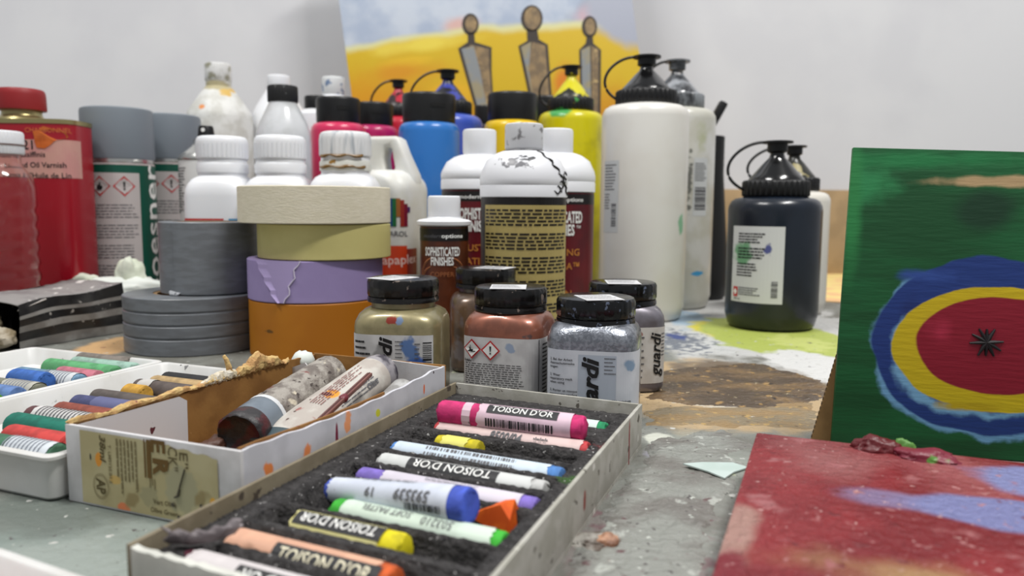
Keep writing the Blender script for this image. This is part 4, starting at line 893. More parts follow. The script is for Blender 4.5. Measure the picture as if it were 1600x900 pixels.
lay("white D'OR pastel with a dark red tip, nearest the front", 310, 858, 600, 932, .0056, (90, 30, 48), (214, 208, 208), .06, .96, toison(.34, .9, -.0032, .0024, True, False), za=.0095)
lay("thick pink TOISON D'OR pastel lying across the top of the foam at the back", 689, 632, 914, 658, .0053, (214, 50, 118), (222, 192, 206), .30, .93, toison(.36, .84, -.0020, .0024, False, True), za=.0200, zb=.0200, snap=False)
t = bpy.data.objects[[o.name for o in bpy.data.objects if o.get('label', '').startswith('thick pink')][0]]
b = MB(); w_ = wrap_stick(.0053, 58); patch(b, w_, .0125, -.014, .0165, .010, 2, 10, .0002); raw('paper_scrap', b, sleevemat((222, 192, 206)), t)
# orange chunk
t = thing('pastel_chunk', 'broken wedge of orange pastel beside the thick blue one', 'pastel', tuple(bw(*loc(775, 805, .012), .0125)), ang-12)
b = MB(); b.add([(-.0095, -.0015, -.003), (.0072, -.0052, -.0045), (.0085, .0048, -.0045), (-.0070, .0042, -.003), (-.0088, .0005, -.0012), (.0040, -.0030, .0050), (.0062, .0020, .0058), (.0082, -.0035, .0010), (.0012, .0036, .0038), (-.003, -.0026, .0016)], [(0, 3, 2, 1), (0, 1, 7, 5, 9), (1, 2, 6, 7), (7, 6, 5), (5, 6, 8, 9), (9, 8, 4), (0, 9, 4), (0, 4, 3), (3, 4, 8), (2, 3, 8), (2, 8, 6)]); b.build('pastel_core', pm('orange pastel', (232, 104, 22), .75, col2=(214, 84, 14), nscale=150), t, 25)
# torn wrapper
a_, e_ = loc(262, 842, .018), loc(376, 832, .018)
t = thing('torn_wrapper', 'curled scrap of grey pastel wrapper at the left end of the front slots', 'wrapper', tuple(bw(a_[0], a_[1], FZ)), 0); frame(t, bw(a_[0], a_[1], .0185), bw(e_[0], e_[1], .0195)); Lw = (Vector(bw(e_[0], e_[1], 0))-Vector(bw(a_[0], a_[1], 0))).length
b = MB(); n = 22; rows = 8; vs = []
for j in range(rows+1):
    ph = -1.7+2.3*j/rows
    for i in range(n+1):
        x = Lw*i/n; r_ = .0032*(1-.35*i/n); vs.append((x+.001*sin(j*1.3), -r_*cos(ph)*.9, r_*sin(ph)+.0022*(2*i/n-1)**2+.0006*sin(i*1.2+j)))
b.add(vs, [(j*(n+1)+i, j*(n+1)+i+1, (j+1)*(n+1)+i+1, (j+1)*(n+1)+i) for j in range(rows) for i in range(n)])
o = b.build('wrapper_sheet', [pm('lilac-grey wrapper', (158, 150, 152), .6, col2=(110, 102, 104), nscale=120)], t, 180); sm = o.modifiers.new('thickness', 'SOLIDIFY'); sm.thickness = .0006

# ------------------------------------------------------------------ cardboard box with paint tubes
CH = .0298
f0 = p0(99, 787); f1 = p0(375, 705, CH); f2 = p0(697, 570, CH)
e1 = Vector((f2.x-f1.x, f2.y-f1.y, 0)); CD = e1.length; e1.normalize(); e0 = Vector((e1.y, -e1.x, 0))
CW = (Vector((f1.x, f1.y, 0))-Vector((f0.x, f0.y, 0))).dot(e0)
co = Vector((f1.x, f1.y, 0))-e0*CW; cang = math.degrees(math.atan2(e0.y, e0.x))
cbox = thing('tube_box', 'low white carton with a yellowed olive green label holding old paint tubes', 'box', co, cang)
WCARD = pm('dirty white carton', (208, 207, 208), .6, col2=(192, 190, 190), nscale=50, spots=[((70, 50, 46), 150, .73, .02), ((224, 140, 80), 60, .745, .02)], bump=.1)
BCARD = pm('bare brown cardboard', (148, 106, 54), .75, col2=(128, 88, 42), nscale=45, spots=[((110, 34, 26), 70, .70, .03), ((190, 150, 100), 110, .70, .05)], bump=.2)
WSIDE = pm('paint-flecked white carton', (204, 204, 210), .6, col2=(190, 190, 196), nscale=50, spots=[((60, 40, 44), 190, .72, .02)], blobs=[((228, 136, 76), (CW, .014, .019), (.004, .0028, .004), .9, .3, 260), ((230, 140, 84), (CW, .036, .018), (.004, .0026, .005), .9, .3, 260), ((232, 156, 110), (CW, .063, .023), (.004, .0028, .005), .9, .3, 260), ((120, 30, 60), (CW, .055, .018), (.004, .001, .008), .4, .3, 200), ((206, 206, 60), (CW, .086, .021), (.004, .002, .002), .5, .3, 200), ((226, 110, 60), (CW, .128, .022), (.004, .001, .003), .5, .3, 200)])
tk = .0014
b = MB(); b.box((tk, tk, 0.0002), (CW-tk, CD-tk, tk)); b.build('bottom_panel', BCARD, cbox)
b = MB(); b.box((-.0004, -.0002, 0.0002), (CW+.0003, tk, CH)); b.build('front_panel', WCARD, cbox, bevel=.0005)
def wall(name, x0, x1, y0, y1, zf, mats, bevel=0):  # side wall with an uneven torn rim
    b = MB(); n = 40; vs = []
    for i in range(n+1):
        y = y0+(y1-y0)*i/n; z = zf(i/n); vs += [(x0, y, .0002), (x1, y, .0002), (x1, y, z), (x0, y, z)]
    fs = []; ms = []
    for i in range(n):
        k = i*4
        for q in range(4): fs.append((k+q, k+(q+1) % 4, k+4+(q+1) % 4, k+4+q))
    fs += [(0, 1, 2, 3), (n*4+3, n*4+2, n*4+1, n*4)]
    b.add(vs, fs); return b.build(name, mats, cbox)
wall('side_panel', 0, tk, 0, CD, lambda q: CH-.0005+.0006*sin(q*31)+.0004*sin(q*77), BCARD)
wall('side_panel', CW-tk, CW, tk, CD-tk, lambda q: CH-.0004-.0022*max(0, sin((q-.06)*3.6))*(q < .9)+.0003*sin(q*50), WSIDE)
wall('inner_liner', CW-tk-.0011, CW-tk-.0001, tk, CD*.62, lambda q: CH+.0004-.002*max(0, sin((q*.62-.06)*3.6)), BCARD)
b = MB(); b.box((0, CD-tk, tk), (CW, CD, CH)); b.build('back_panel', BCARD, cbox, bevel=.0004)
b = MB(); b.prism([(CW*.50, tk), (CW-tk-.001, tk), (CW-tk-.001, CH-.001), (CW*.56, CH+.0004), (CW*.50, CH-.004)], CD-tk-.0012, CD-tk-.0002); b.build('inner_flap', WCARD, cbox)
b = MB(); b.add([(tk+.0003, .001, tk), (tk+.0003, .055, tk), (tk+.0003, .055, CH*.86), (tk+.0003, .052, CH*.93), (tk+.0003, .001, CH*.97)], [(0, 1, 2, 3, 4)])
b.add([(tk+.0012, .001, tk), (tk+.0012, .056, tk), (tk+.0015, .056, CH*.86), (tk+.0012, .052, CH*.95), (tk+.0012, .001, CH*.97)], [(0, 1, 2, 3, 4)])
b.add([(tk+.0003, .055, tk), (tk+.0003, .055, CH*.86), (tk+.0003, .052, CH*.93), (tk+.0003, .001, CH*.97), (tk+.0012, .001, CH*.97), (tk+.0012, .052, CH*.95), (tk+.0015, .056, CH*.86), (tk+.0012, .056, tk)], [(0, 1, 6, 7), (1, 2, 5, 6), (2, 3, 4, 5)])
b.build('inner_flap', pm('white inner flap', (206, 206, 210), .6, spots=[((90, 40, 50), 120, .72, .02)]), cbox)
b = MB(); b.prism([(tk, tk), (tk+.0012, tk), (tk+.010, CH-.003), (tk+.008, CH-.001), (tk, CH-.004)], CD*.86, CD*.86+.0008); b.build('corner_flap', WCARD, cbox)
# torn pulpy rim on the left wall
FIB = pm('torn cardboard pulp', (206, 176, 118), .9, col2=(180, 140, 92), nscale=160, spots=[((120, 70, 70), 150, .68, .04)], bump=1, bscale=500)
WFIB = pm('white torn paper', (216, 210, 196), .9, col2=(200, 184, 150), nscale=120, bump=.8, bscale=400)
def pulp(y0, y1, prof, mat, name, wid=.0022, seed=1):
    b = MB(); n = 34; rg = []; q = random.Random(seed)
    for i in range(n+1):
        a = i/n; y = y0+(y1-y0)*a; h_ = prof(a); wv = wid*(.5+.5*sin(pi*a)**.5)
        rg.append([(tk*.4+wv*cos(th)+q.uniform(-.0005, .0005), y+q.uniform(-.0005, .0005), CH-.001+(h_*.5)*(1+sin(th))+q.uniform(-.0005, .0005)) for th in [2*pi*j/10 for j in range(10)]])
    b.loft(rg); return b.build(name, mat, cbox, 25)
pulp(.0, CD*.56, lambda a: .0019+.0008*sin(a*23)+.0008*a, FIB, 'torn_rim', .0018, 2)
pulp(CD*.44, CD*.62, lambda a: .002+.003*sin(pi*a), WFIB, 'torn_rim', .0018, 3)
pulp(CD*.58, CD*.84, lambda a: .0025+.0065*max(0, sin(pi*min(1, a*1.15)))**1.5+.0012*sin(a*19), FIB, 'torn_rim', .0028, 4)
b = MB(); b.tube([(tk*.4, CD*.565, CH), (0, CD*.562, CH+.005), (-.0008, CD*.558, CH+.0085), (-.0015, CD*.552, CH+.0105)], [.0016, .0014, .0011, .0008], 7); b.build('torn_rim', FIB, cbox, 180)
b = MB(); b.se([(.006, .005, 2, -.004), (.0066, .0056, 2, 0), (.005, .0046, 2, .003), (.002, .002, 2, .0045)], 20); 
q_ = random.Random(9); b.v = [(x+q_.uniform(-.0005, .0005), y+q_.uniform(-.0005, .0005), z+q_.uniform(-.0004, .0004)) for x, y, z in b.v]
o = b.build('paint_crust', pm('white paint crust', (214, 220, 214), .6, spots=[((70, 130, 90), 90, .66, .03)]), cbox, 180); o.location = (-.001, CD*.94, CH-.0022)
# printed end label
FP = wrap_plane((0, -.0003, 0), (1, 0, 0), (0, 0, 1), (0, -1, 0))
FP0 = FP
FP = lambda u, v, h=.0003: FP0(.8225*u-.0003, v, h)
FP.cut = 0
LBL = pm('yellowed box label', (190, 180, 140), .55, col2=(178, 166, 124), nscale=40, spots=[((150, 134, 92), 50, .66, .06)], blobs=[((222, 148, 50), (.0166, 0, .0185), (.0019, .004, .0028), .4, .2, 200), ((202, 170, 100), (.0240, 0, .012), (.0032, .004, .0022), .6, .3, 200), ((222, 130, 84), (.028, 0, .0016), (.0032, .004, .0024), .7, .3, 200), ((226, 166, 50), (CW*.855, 0, .0105), (.0016, .004, .0022), .5, .3, 200), ((60, 58, 50), (.0125, 0, .019), (.0006, .004, .0016), .5, .3, 200), ((166, 160, 128), (.0555, 0, .013), (.0085, .004, .0098), .35, .25, 300), ((160, 152, 116), (.0405, 0, .0085), (.005, .004, .005), .6, .3, 300)])
b = MB(); nn = 30; vs = []
for i in range(nn+1):
    u = .0075+(CW*.885-.0075)*i/nn; top = CH-.0012-(.0012*abs(sin(i*.8))+.0018*max(0, (i-20)/10) if i > 14 else 0)
    vs += [FP0(u, .0012, .0002), FP0(u, top, .0002)]
b.add(vs, [(2*i, 2*i+2, 2*i+3, 2*i+1) for i in range(nn)]); L0 = raw('printed_label', b, LBL, cbox)
BRN = pm('bronze brown print', (104, 76, 26), .5); TINY = pm('faded brown print', (128, 116, 80), .6)
b = MB()
text(b, FP, '38ml', .0034, .0235, .0228, -90, 1, .02, .25); text(b, FP, 'T. LM0125.B1.5', .0016, .0275, .0175, -90, 2, .02)
text(b, FP, 'AP', .0052, .0215, .0085, -90, 1, .03, fit=.0058)
for r_ in (.0046, .0040):
    n = 28; b.add([FP(.0215+(r_+k)*cos(2*pi*i/n), .0085+(r_+k)*sin(2*pi*i/n), .0005) for i in range(n) for k in (0, .00022)], [(2*i, 2*i+1, (2*i+3) % (2*n), (2*i+2) % (2*n)) for i in range(n)], 2)
fine(b, FP, .0310, .006, .0440, .0275, 6, 2, 95, .45, .45, (.05, .2), True)
rect(b, FP, .0478, .0150, .0486, .0290, 0); rect(b, FP, .0494, .0150, .0518, .0290, 0)
text(b, FP, 'E', .0076, .0560, .0270, -90, 0, .03, fit=.0046); text(b, FP, 'R', .0080, .0572, .0195, -90, 0, .05, fit=.0062); text(b, FP, 'CK"', .0052, .0640, .0235, -90, 1, .0, .0, fit=.0085); text(b, FP, 'E"', .0046, .0700, .0235, -90, 1, .0, .0, fit=.0055)
fine(b, FP, .050, .011, .054, .015, 3, 2, 96, .4, .4, (.2, .4), True)
text(b, FP, 'Vert Olive', .0018, .0585, .0068, 0, 1, .01, sx=1.2); text(b, FP, 'Olive Green', .0018, .0580, .0036, 0, 1, .01, sx=1.2)
b.tube([FP(.0705, .0205, .0005), FP(.067, .013, .0005), FP(.0655, .0098, .0005)], .00025, 5, 3); b.tube([FP(.0672, .0128, .0005), FP(.0665, .0105, .0006), FP(.0645, .0098, .0006)], .0004, 5, 3)
for (u, v) in ((.0635, .0070), (.0665, .0028), (.0790, .0085)): b.add([FP(u+.0009*cos(i), v+.0008*sin(i), .0007) for i in [2*pi*k/10 for k in range(10)]], [tuple(range(10))], 3)
raw('label_print', b, [BRN, pm('olive brown print', (92, 80, 44), .5), TINY, pm('dark blot', (74, 68, 56), .5)], L0)
# tubes
def cl(x, y, z): q = p0(x, y, z)-co; return q.dot(e0), q.dot(e1)
def cw(u, v, z): return co+e0*u+e1*v+Vector((0, 0, z))
GT = 'worn paint tubes in the carton'
def ptube(label, A, B, R, mats, crimp=.0, flat=.35, cap=None):
    t = thing('paint_tube', label, 'paint tube', (0, 0, 0), 0, GT); L = frame(t, A, B); n = 40
    def rg(x, a, c): return [(x, a*cos(2*pi*j/n), c*sin(2*pi*j/n)) for j in range(n)]
    return t, L, rg
CRUSTT = pm('crusted tube', (160, 154, 146), .75, col2=(112, 104, 98), nscale=140, lo=.4, hi=.62, stretch=(1, 1, 1), spots=[((206, 196, 176), 90, .62, .06), ((70, 62, 58), 200, .62, .04), ((120, 70, 66), 60, .70, .05)], bump=1.5, bscale=330)
BGREY = pm('blue grey tube end', (98, 108, 118), .4, col2=(112, 122, 132), nscale=60)
BLKF = pm('black folded tube end', (44, 42, 44), .45, col2=(76, 30, 34), nscale=90, lo=.5, hi=.62, bump=.6)
R1 = .0105
def far(x, y, v):                                  # height at which a sight line crosses the carton at depth v
    a_, b_ = cl(x, y, .010)[1], cl(x, y, .030)[1]; z = .010+.020*(v-a_)/(b_-a_); return cl(x, y, z)+(z,)
ua, va = cl(375, 668, .016); ub, vb, zb_ = far(518, 582, CD-.013)
t, L, rg = ptube('thick crusted grey paint tube with a blue grey end', cw(ua, va, .0015+R1+.001), cw(max(ub, R1+.003), vb, zb_), R1, None)
b = MB(); rnd = random.Random(5)
def lump(r): return [(x, y*(1+rnd.uniform(-.035, .035)), z*(1+rnd.uniform(-.035, .035))) for x, y, z in r]
b.loft([lump(rg(.019+(L-.021)*i/26, R1*(1-.06*i/26), R1*(1-.06*i/26))) for i in range(27)]+[rg(L-.001, R1*.8, R1*.8), rg(L, R1*.4, R1*.4)]); b.build('tube_body', CRUSTT, t, 180)
b = MB(); b.loft([rg(.0178, R1*1.01, R1*1.01), rg(.0195, R1*1.03, R1*1.03), rg(.0205, R1*1.0, R1*1.0)], 0, False, False); b.build('white_band', pm('white band', (206, 208, 210), .5), t)
b = MB(); b.loft([rg(.006, R1*1.04, R1*.92), rg(.010, R1*1.01, R1*.98), rg(.018, R1, R1)], 0, False, False); b.build('tube_end', BGREY, t)
b = MB(); b.loft([rg(.0075, R1*1.04, R1*.95), rg(.005, R1*1.07, R1*.95), lump(rg(-.0005, R1*1.06, R1*.93)), lump(rg(-.0012, R1*.98, R1*.84)), lump(rg(.0015, R1*.82, R1*.62)), lump(rg(.0022, R1*.4, R1*.3))]); b.build('folded_end', BLKF, t, 60)
crumple_later = t
b = MB(); b.prism([(-.008, -.010), (-.002, -.011), (-.001, -.002), (-.004, .001)], -.013, -.0122); b.build('loose_flap', pm('beige paper flap', (150, 136, 112), .6), t)
R2 = .0105
ua, va = cl(428, 680, .014); ub, vb, zb_ = far(583, 590, CD-.017)
t, L, rg = ptube('white paint tube flattened at its near end with an orange spot', cw(ua, va, .0105), cw(ub, vb, zb_), R2, None)
WT = pm('scribbled white tube', (196, 192, 184), .55, col2=(176, 168, 160), nscale=90, spots=[((96, 80, 74), 170, .68, .03), ((150, 96, 90), 80, .70, .03)], blobs=[((222, 150, 50), (.038, -.003, .008), (.0045, .004, .006), .5, .25, 200), ((90, 40, 40), (.0365, -.001, .008), (.002, .003, .006), .5, .25, 200)], bump=.3)
b = MB(); b.loft([rg(.006+(L-.006)*q, R2*(1.25-.25*q), R2*(.30+.70*q**.6)) for q in [i/14 for i in range(15)]]+[rg(L+.003, R2*.85, R2*.85)]); o = b.build('tube_body', WT, t, 60)
b = MB(); b.loft([rg(0, R2*1.28, R2*.10), rg(.004, R2*1.28, R2*.22), rg(.0075, R2*1.27, R2*.36)]); b.build('crimped_end', pm('dark teal tube end', (66, 82, 88), .4), t)
b = MB(); b.lathe([(R2*.95, 0), (R2*1.0, .002), (R2*.9, .008), (R2*.5, .010)], 20, xf=Matrix.Translation((L+.001, 0, 0)) @ Matrix.Rotation(pi/2, 4, 'Y')); b.build('tube_cap', pm('smeared dark tube cap', (60, 56, 66), .5, col2=(150, 146, 150), nscale=110), t)
w_ = wrap_stick(R2, 50)
def w2(u, v, h=.0003):                              # the flattening tube as a print surface
    q = max(0, (u-.006)/(L-.006)); a, c = R2*(1.25-.25*q), R2*(.30+.70*q**.6); ph = math.radians(60)+v/R2; return (u, -(a+h)*cos(ph), (c+h)*sin(ph))
b = MB(); fine(b, w2, L*.36, .001, L*.92, .007, 5, 0, 97, .35); fine(b, w2, L*.45, -.009, L*.9, -.003, 3, 1, 98, .3); text(b, w2, 'Olive', .003, L*.8, -.0065, 0, 1, .02); raw('tube_print', b, [pm('red brown print', (140, 96, 90), .6), GREYINK], t)
ua, va = cl(497, 672, .012); ub, vb = cl(616, 608, .018)
t, L, rg = ptube('crumpled pale tube squeezed against the right wall of the carton', cw(CW-.0125, va+.008, .0088), cw(CW-.0145, vb-.004, .0175), .008, None)
b = MB(); b.loft([rg(L*q, .0085*(1-.1*q), .002+.006*q**.7) for q in [i/10 for i in range(11)]]+[rg(L+.002, .005, .006)]); b.build('tube_body', pm('silvery pale tube', (196, 196, 194), .35, .3, col2=(150, 148, 146), nscale=90, spots=[((90, 70, 66), 150, .68, .03)], bump=.6), t, 60)
ua, va = cl(500, 655, .026); ub, vb = cl(578, 588, .031)
t = thing('paint_stirrer', 'thin red-brown stick lying across the white tube', 'stick', (0, 0, 0)); L = frame(t, cw(ua, va, .0255), cw(ub, vb, .0320))
b = MB(); b.box((0, -.0013, -.0009), (L, .0013, .0009)); b.build('stick_body', pm('red-stained stick', (98, 58, 54), .6, col2=(120, 78, 70), nscale=90, stretch=(.2, 1, 1)), t, bevel=.0004)
b = MB(); b.box((0, -.0002, .0009), (L, .0002, .00105)); b.build('stick_groove', pm('dark groove', (60, 30, 30), .6), t)
b = MB(); b.loft([[(x, r_*cos(2*pi*j/10), r_*sin(2*pi*j/10)) for j in range(10)] for x, r_ in ((L*.38, .0008), (L*.42, .0021), (L*.46, .0018), (L*.5, .0008))]); b.build('paint_blob', pm('maroon blob', (110, 40, 50), .4), t, 180)

# ------------------------------------------------------------------ white plastic pastel trays on the left
TRAYM = pm('grubby white tray plastic', (214, 214, 212), .45, col2=(202, 201, 197), nscale=30, spots=[((120, 120, 120), 120, .72, .04), ((70, 66, 64), 210, .765, .02)], sss=.05)
def tray(label, org_, rz, w, l, h=.0185, mat=TRAYM):
    t = thing('pastel_tray', label, 'tray', org_, rz, 'white plastic pastel trays')
    def rr(x0, y0, x1, y1, z, r=.004): 
        o = []
        for cx_, cy_, a0 in ((x1-r, y0+r, -90), (x1-r, y1-r, 0), (x0+r, y1-r, 90), (x0+r, y0+r, 180)):
            for k in range(6): a = math.radians(a0+90*k/5); o.append((cx_+r*cos(a), cy_+r*sin(a), z))
        return o
    b = MB(); fl = .0085
    R = [rr(.004, .004, w-.004, l-.004, 0), rr(.0025, .0025, w-.0025, l-.0025, .0015), rr(.0012, .0012, w-.0012, l-.0012, h-.002), rr(0, 0, w, l, h-.0016), rr(0, 0, w, l, h-.0004), rr(.0006, .0006, w-.0006, l-.0006, h),
         rr(.0030, .0030, w-.0030, l-.0030, h), rr(.0036, .0036, w-.0036, l-.0036, h-.0006), rr(.006, .006, w-.006, l-.006, fl, .003)]
    b.loft(R); b.build('tray_shell', mat, t); return t
TA = -23.5
tu = Vector((cos(math.radians(TA)), sin(math.radians(TA)), 0)); tv = Vector((-tu.y, tu.x, 0))
TA = cang; tu = e0.copy(); tv = e1.copy()
cB = co - e0*.0012 + e1*((p0(93, 719, .0185)-co).dot(e1))
wB, lB = .0985, .148
oB = cB - tu*wB
lA = lB+.002; wA = .112; oA = oB - tu*(wA+.0015) + tv*0.0
oC = oA - tu*(.100+.004) - tv*.010
tray('white pastel tray next to the carton holding the red and teal green sticks', oB, TA, wB, lB)
tray('white pastel tray in the middle holding the blue and green sticks', oA, TA, wA, lA)
tray('white pastel tray at the left edge with dark and yellow pieces', oC, TA, .100, .138)
def tl(o_, x, y, z): q = p0(x, y, z)-o_; return q.dot(tu), q.dot(tv)
GTP = 'pastels in the white trays'
ROWS = {}
def tray_stick(label, o_, xa, ya, xb, yb, R, core, sleeve=None, s0=.5, s1=1, pr=None, z=None, lim=None):
    z = z or .0088+R
    a_, b_ = tl(o_, xa, ya, z+R*.5), tl(o_, xb, yb, z+R*.5); v = (a_[1]+b_[1])/2
    ua_, ub_ = a_[0], b_[0]
    if lim: ua_, ub_ = max(ua_, lim[0]), min(ub_, lim[1])
    key = id(o_); last = ROWS.setdefault(key, []); v = max(v, R+.0045)
    for pv, pr_ in sorted(last):
        if abs(v-pv) < R+pr_+.0003: v = pv+R+pr_+.0003
    last.append((v, R))
    A_ = o_+tu*ua_+tv*v; B_ = o_+tu*ub_+tv*v
    return pastel(label, (A_.x, A_.y, z), (B_.x, B_.y, z), R, core, sleeve, s0, s1, pr, GTP)
def p_str(b, w_, L):
    n = int(L*.45/.0022)
    for i in range(n): patch(b, w_, L*.5+.0022*i, -.007, L*.5+.0022*i+.0007, .009, 1, 8, .0002, 5)
def p_str0(b, w_, L):
    n = int(L*.8/.0022)
    for i in range(n): patch(b, w_, L*.15+.0022*i, -.007, L*.15+.0022*i+.0008, .009, 1, 8, .0002, 3)
lm = (.0075, wB-.0075)
tray_stick('green pastel with a blue-striped sleeve at the front of the front tray', oB, -60, 684, 100, 712, .0055, (66, 110, 84), (206, 212, 218), .52, .97, p_str, lim=lm)
tray_stick('coral red pastel in the front tray', oB, 10, 674, 95, 692, .0055, (196, 66, 62), None, lim=(.0075, wB-.012))
tray_stick('teal green pastel in the front tray', oB, 16, 655, 170, 680, .0058, (16, 110, 92), None, lim=lm)
tray_stick('maroon pastel with a black and white barred sleeve in the front tray', oB, 48, 643, 190, 668, .0056, (96, 60, 62), (208, 206, 204), .10, .98, p_str0, lim=lm)
tray_stick('rust brown pastel in the front tray', oB, 95, 635, 215, 655, .0052, (140, 72, 58), None, lim=lm)
tray_stick('slate blue pastel with pale bands in the front tray', oB, 122, 624, 235, 642, .0055, (72, 76, 116), (96, 100, 140), .3, .95, None, lim=lm)
tray_stick('dark grey-brown pastel next to the slate blue one', oB, 152, 614, 240, 628, .0050, (92, 84, 80), None, lim=lm)
tray_stick('short mustard yellow pastel piece in the front tray', oB, 188, 610, 216, 614, .0056, (206, 158, 62), None, lim=lm)
tray_stick('dusty charcoal brown pastel in the front tray', oB, 205, 602, 300, 616, .0054, (92, 82, 78), (196, 194, 190), .1, .3, None, lim=lm)
tray_stick('tan pastel at the back of the front tray', oB, 234, 595, 310, 606, .0052, (182, 154, 110), None, lim=lm)
tray_stick('black pastel at the far end of the front tray', oB, 256, 588, 330, 598, .0050, (42, 42, 44), None, lim=lm)
la = (.0075, wA-.0075)
tray_stick('lime green pastel at the front of the middle tray', oA, -40, 618, 12, 628, .0054, (96, 170, 50), None, lim=la)
tray_stick('powder blue pastel in the middle tray', oA, -30, 606, 38, 622, .0058, (96, 126, 178), None, lim=la)
tray_stick('olive grey pastel with a grey barred sleeve in the middle tray', oA, -30, 596, 90, 620, .0055, (120, 120, 104), (186, 184, 172), .45, .97, p_str, lim=la)
tray_stick('bright blue pastel in the middle tray with its round end showing', oA, -10, 590, 103, 605, .0058, (58, 104, 180), None, z=.0165, lim=(.0065, wA-.018))
tray_stick('light steel blue pastel with a white barred sleeve in the middle tray', oA, 20, 582, 140, 604, .0055, (108, 142, 168), (206, 210, 212), .56, .97, p_str, lim=la)
tray_stick('dusty pink pastel in the middle tray', oA, 90, 580, 180, 594, .0054, (188, 112, 126), None, lim=la)
tray_stick('bright green pastel with a mint body in the middle tray', oA, 64, 569, 205, 586, .0056, (92, 164, 110), None, lim=la)
tray_stick('pale sea green pastel in the middle tray', oA, 122, 562, 225, 577, .0052, (150, 182, 168), None, lim=la)
tray_stick('grey brown pastel at the back of the middle tray', oA, 128, 556, 197, 566, .0052, (124, 116, 108), None, lim=la)
b_ = p_str
GC = 'pieces in the left-edge tray'
def slab(name, label, cat, x0, y0, x1, y1, mat):
    o_ = oC; t = thing(name, label, cat, tuple(o_+tu*x0+tv*y0+Vector((0, 0, .0087))), TA)
    b = MB(); b.box((0, 0, 0), (x1-x0, y1-y0, .006)); b.build(name+'_block', mat, t, bevel=.0008)
slab('charcoal_block', 'flat dark grey charcoal block in the left-edge tray', 'charcoal', .008, .113, .092, .128, pm('charcoal block', (84, 84, 82), .8, col2=(66, 66, 66), nscale=60))
slab('eraser_block', 'flat white eraser block in the left-edge tray', 'eraser', .008, .084, .092, .108, pm('white eraser', (214, 214, 208), .6, spots=[((120, 120, 120), 90, .70, .02)]))
slab('yellow_block', 'flat yellow pastel block in the left-edge tray', 'pastel', .008, .060, .092, .080, pm('yellow block', (206, 190, 50), .7))

# tray lid at the bottom left corner
q0, q1 = p0(2, 855, .016), p0(150, 905, .016); lang = math.degrees(math.atan2(q1.y-q0.y, q1.x-q0.x))
lu = Vector((q1.x-q0.x, q1.y-q0.y, 0)).normalized(); lvv = Vector((-lu.y, lu.x, 0))
oL = Vector((q0.x, q0.y, 0))-lu*.0-lvv*.085
tray('white tray in the bottom left corner of the picture', oL-lu*.004, lang, .100, .085, .016)
A_ = oL+lu*.004+lvv*.062; B_ = oL+lu*.030+lvv*.062
pastel('red pastel in the bottom left tray', (A_.x, A_.y, .0125), (B_.x, B_.y, .0125), .006, (190, 40, 60), None, group=None)

# ------------------------------------------------------------------ black striped pack
n0, n1 = p0(32, 560), p0(194, 526)
n0 = pd(32, 558, .575); n0.z = 0; n1 = pd(194, 526, .655); n1.z = 0
bd = Vector((n1.x-n0.x, n1.y-n0.y, 0)); bl = bd.length; bd.normalize(); bn = Vector((-bd.y, bd.x, 0)); bag_ang = math.degrees(math.atan2(bd.y, bd.x))
t = thing('striped_pack', 'flattened black and silver striped pack with an open left end', 'package', n0, bag_ang)
STRB = pm('black wrapper film', (28, 27, 28), .35, col2=(44, 43, 42), nscale=60, spots=[((150, 146, 140), 230, .69, .02)], bump=.8, bscale=90); STRG = pm('silver wrapper stripe', (136, 134, 130), .4, col2=(116, 112, 108), nscale=60, bump=.5, bscale=120)
TOPG = pm('dusty grey pack top', (138, 134, 132), .6, col2=(120, 114, 114), nscale=40, spots=[((206, 200, 196), 60, .62, .04), ((150, 130, 190), 50, .68, .04), ((196, 150, 150), 70, .70, .04)], bump=.4)
wdt = .066
def bz(q): return .0335+.0085*q+.0015*sin(q*7)
n = 24; zz = [0, .16, .36, .50, .66, .74, 1.0]
for k in range(6):
    b = MB(); vs = []
    for i in range(n+1):
        q = i/n; x = bl*q; h_ = bz(q)
        for c_ in (zz[k], zz[k+1]): vs.append((x, -.002*sin(pi*c_)+.0012*sin(q*13+c_*5), .0005+h_*(c_+(0 if c_ in (0, 1) else .05*sin(q*3)))))
    b.add(vs, [(2*i, 2*i+2, 2*i+3, 2*i+1) for i in range(n)]); b.build('wrapper_stripe', STRG if k % 2 == 0 and k < 5 else STRB, t, 180)
b = MB(); vs = []; my = 10
for j in range(my+1):
    for i in range(n+1):
        q = i/n; p = j/my; lift = .006*sin(pi*p)*(1-q)*.6
        vs.append((bl*q-.012*p*(1-q)*2, .001*sin(q*13+5)*(1-p)+wdt*p, .0005+bz(q)-(.000 if p else .0002)+lift+.0006*sin(i*2.2+j)))
b.add(vs, [(j*(n+1)+i, j*(n+1)+i+1, (j+1)*(n+1)+i+1, (j+1)*(n+1)+i) for j in range(my) for i in range(n)]); o = b.build('pack_top', TOPG, t, 180); sm = o.modifiers.new('thickness', 'SOLIDIFY'); sm.thickness = .0008
b = MB(); b.add([(0, wdt, .0005), (bl, wdt, .0005), (bl, wdt, .042), (0, wdt, .034)], [(0, 1, 2, 3)]); b.add([(bl, 0, .0005), (bl, wdt, .0005), (bl, wdt, .0415), (bl, 0, .0415)], [(0, 1, 2, 3)]); b.add([(0, 0, .0005), (bl, 0, .0005), (bl, wdt, .0005), (0, wdt, .0005)], [(0, 1, 2, 3)])
o = b.build('pack_back', STRB, t)
b = MB(); b.add([(.001, .002, .0295), (.004, -.001, .0315), (.022, -.001, .0365), (.024, .003, .0375), (.010, .006, .0372)], [(0, 1, 2, 3, 4)]); o = b.build('folded_corner', pm('pale folded corner', (196, 190, 184), .5), t); sm = o.modifiers.new('thickness', 'SOLIDIFY'); sm.thickness = .0006
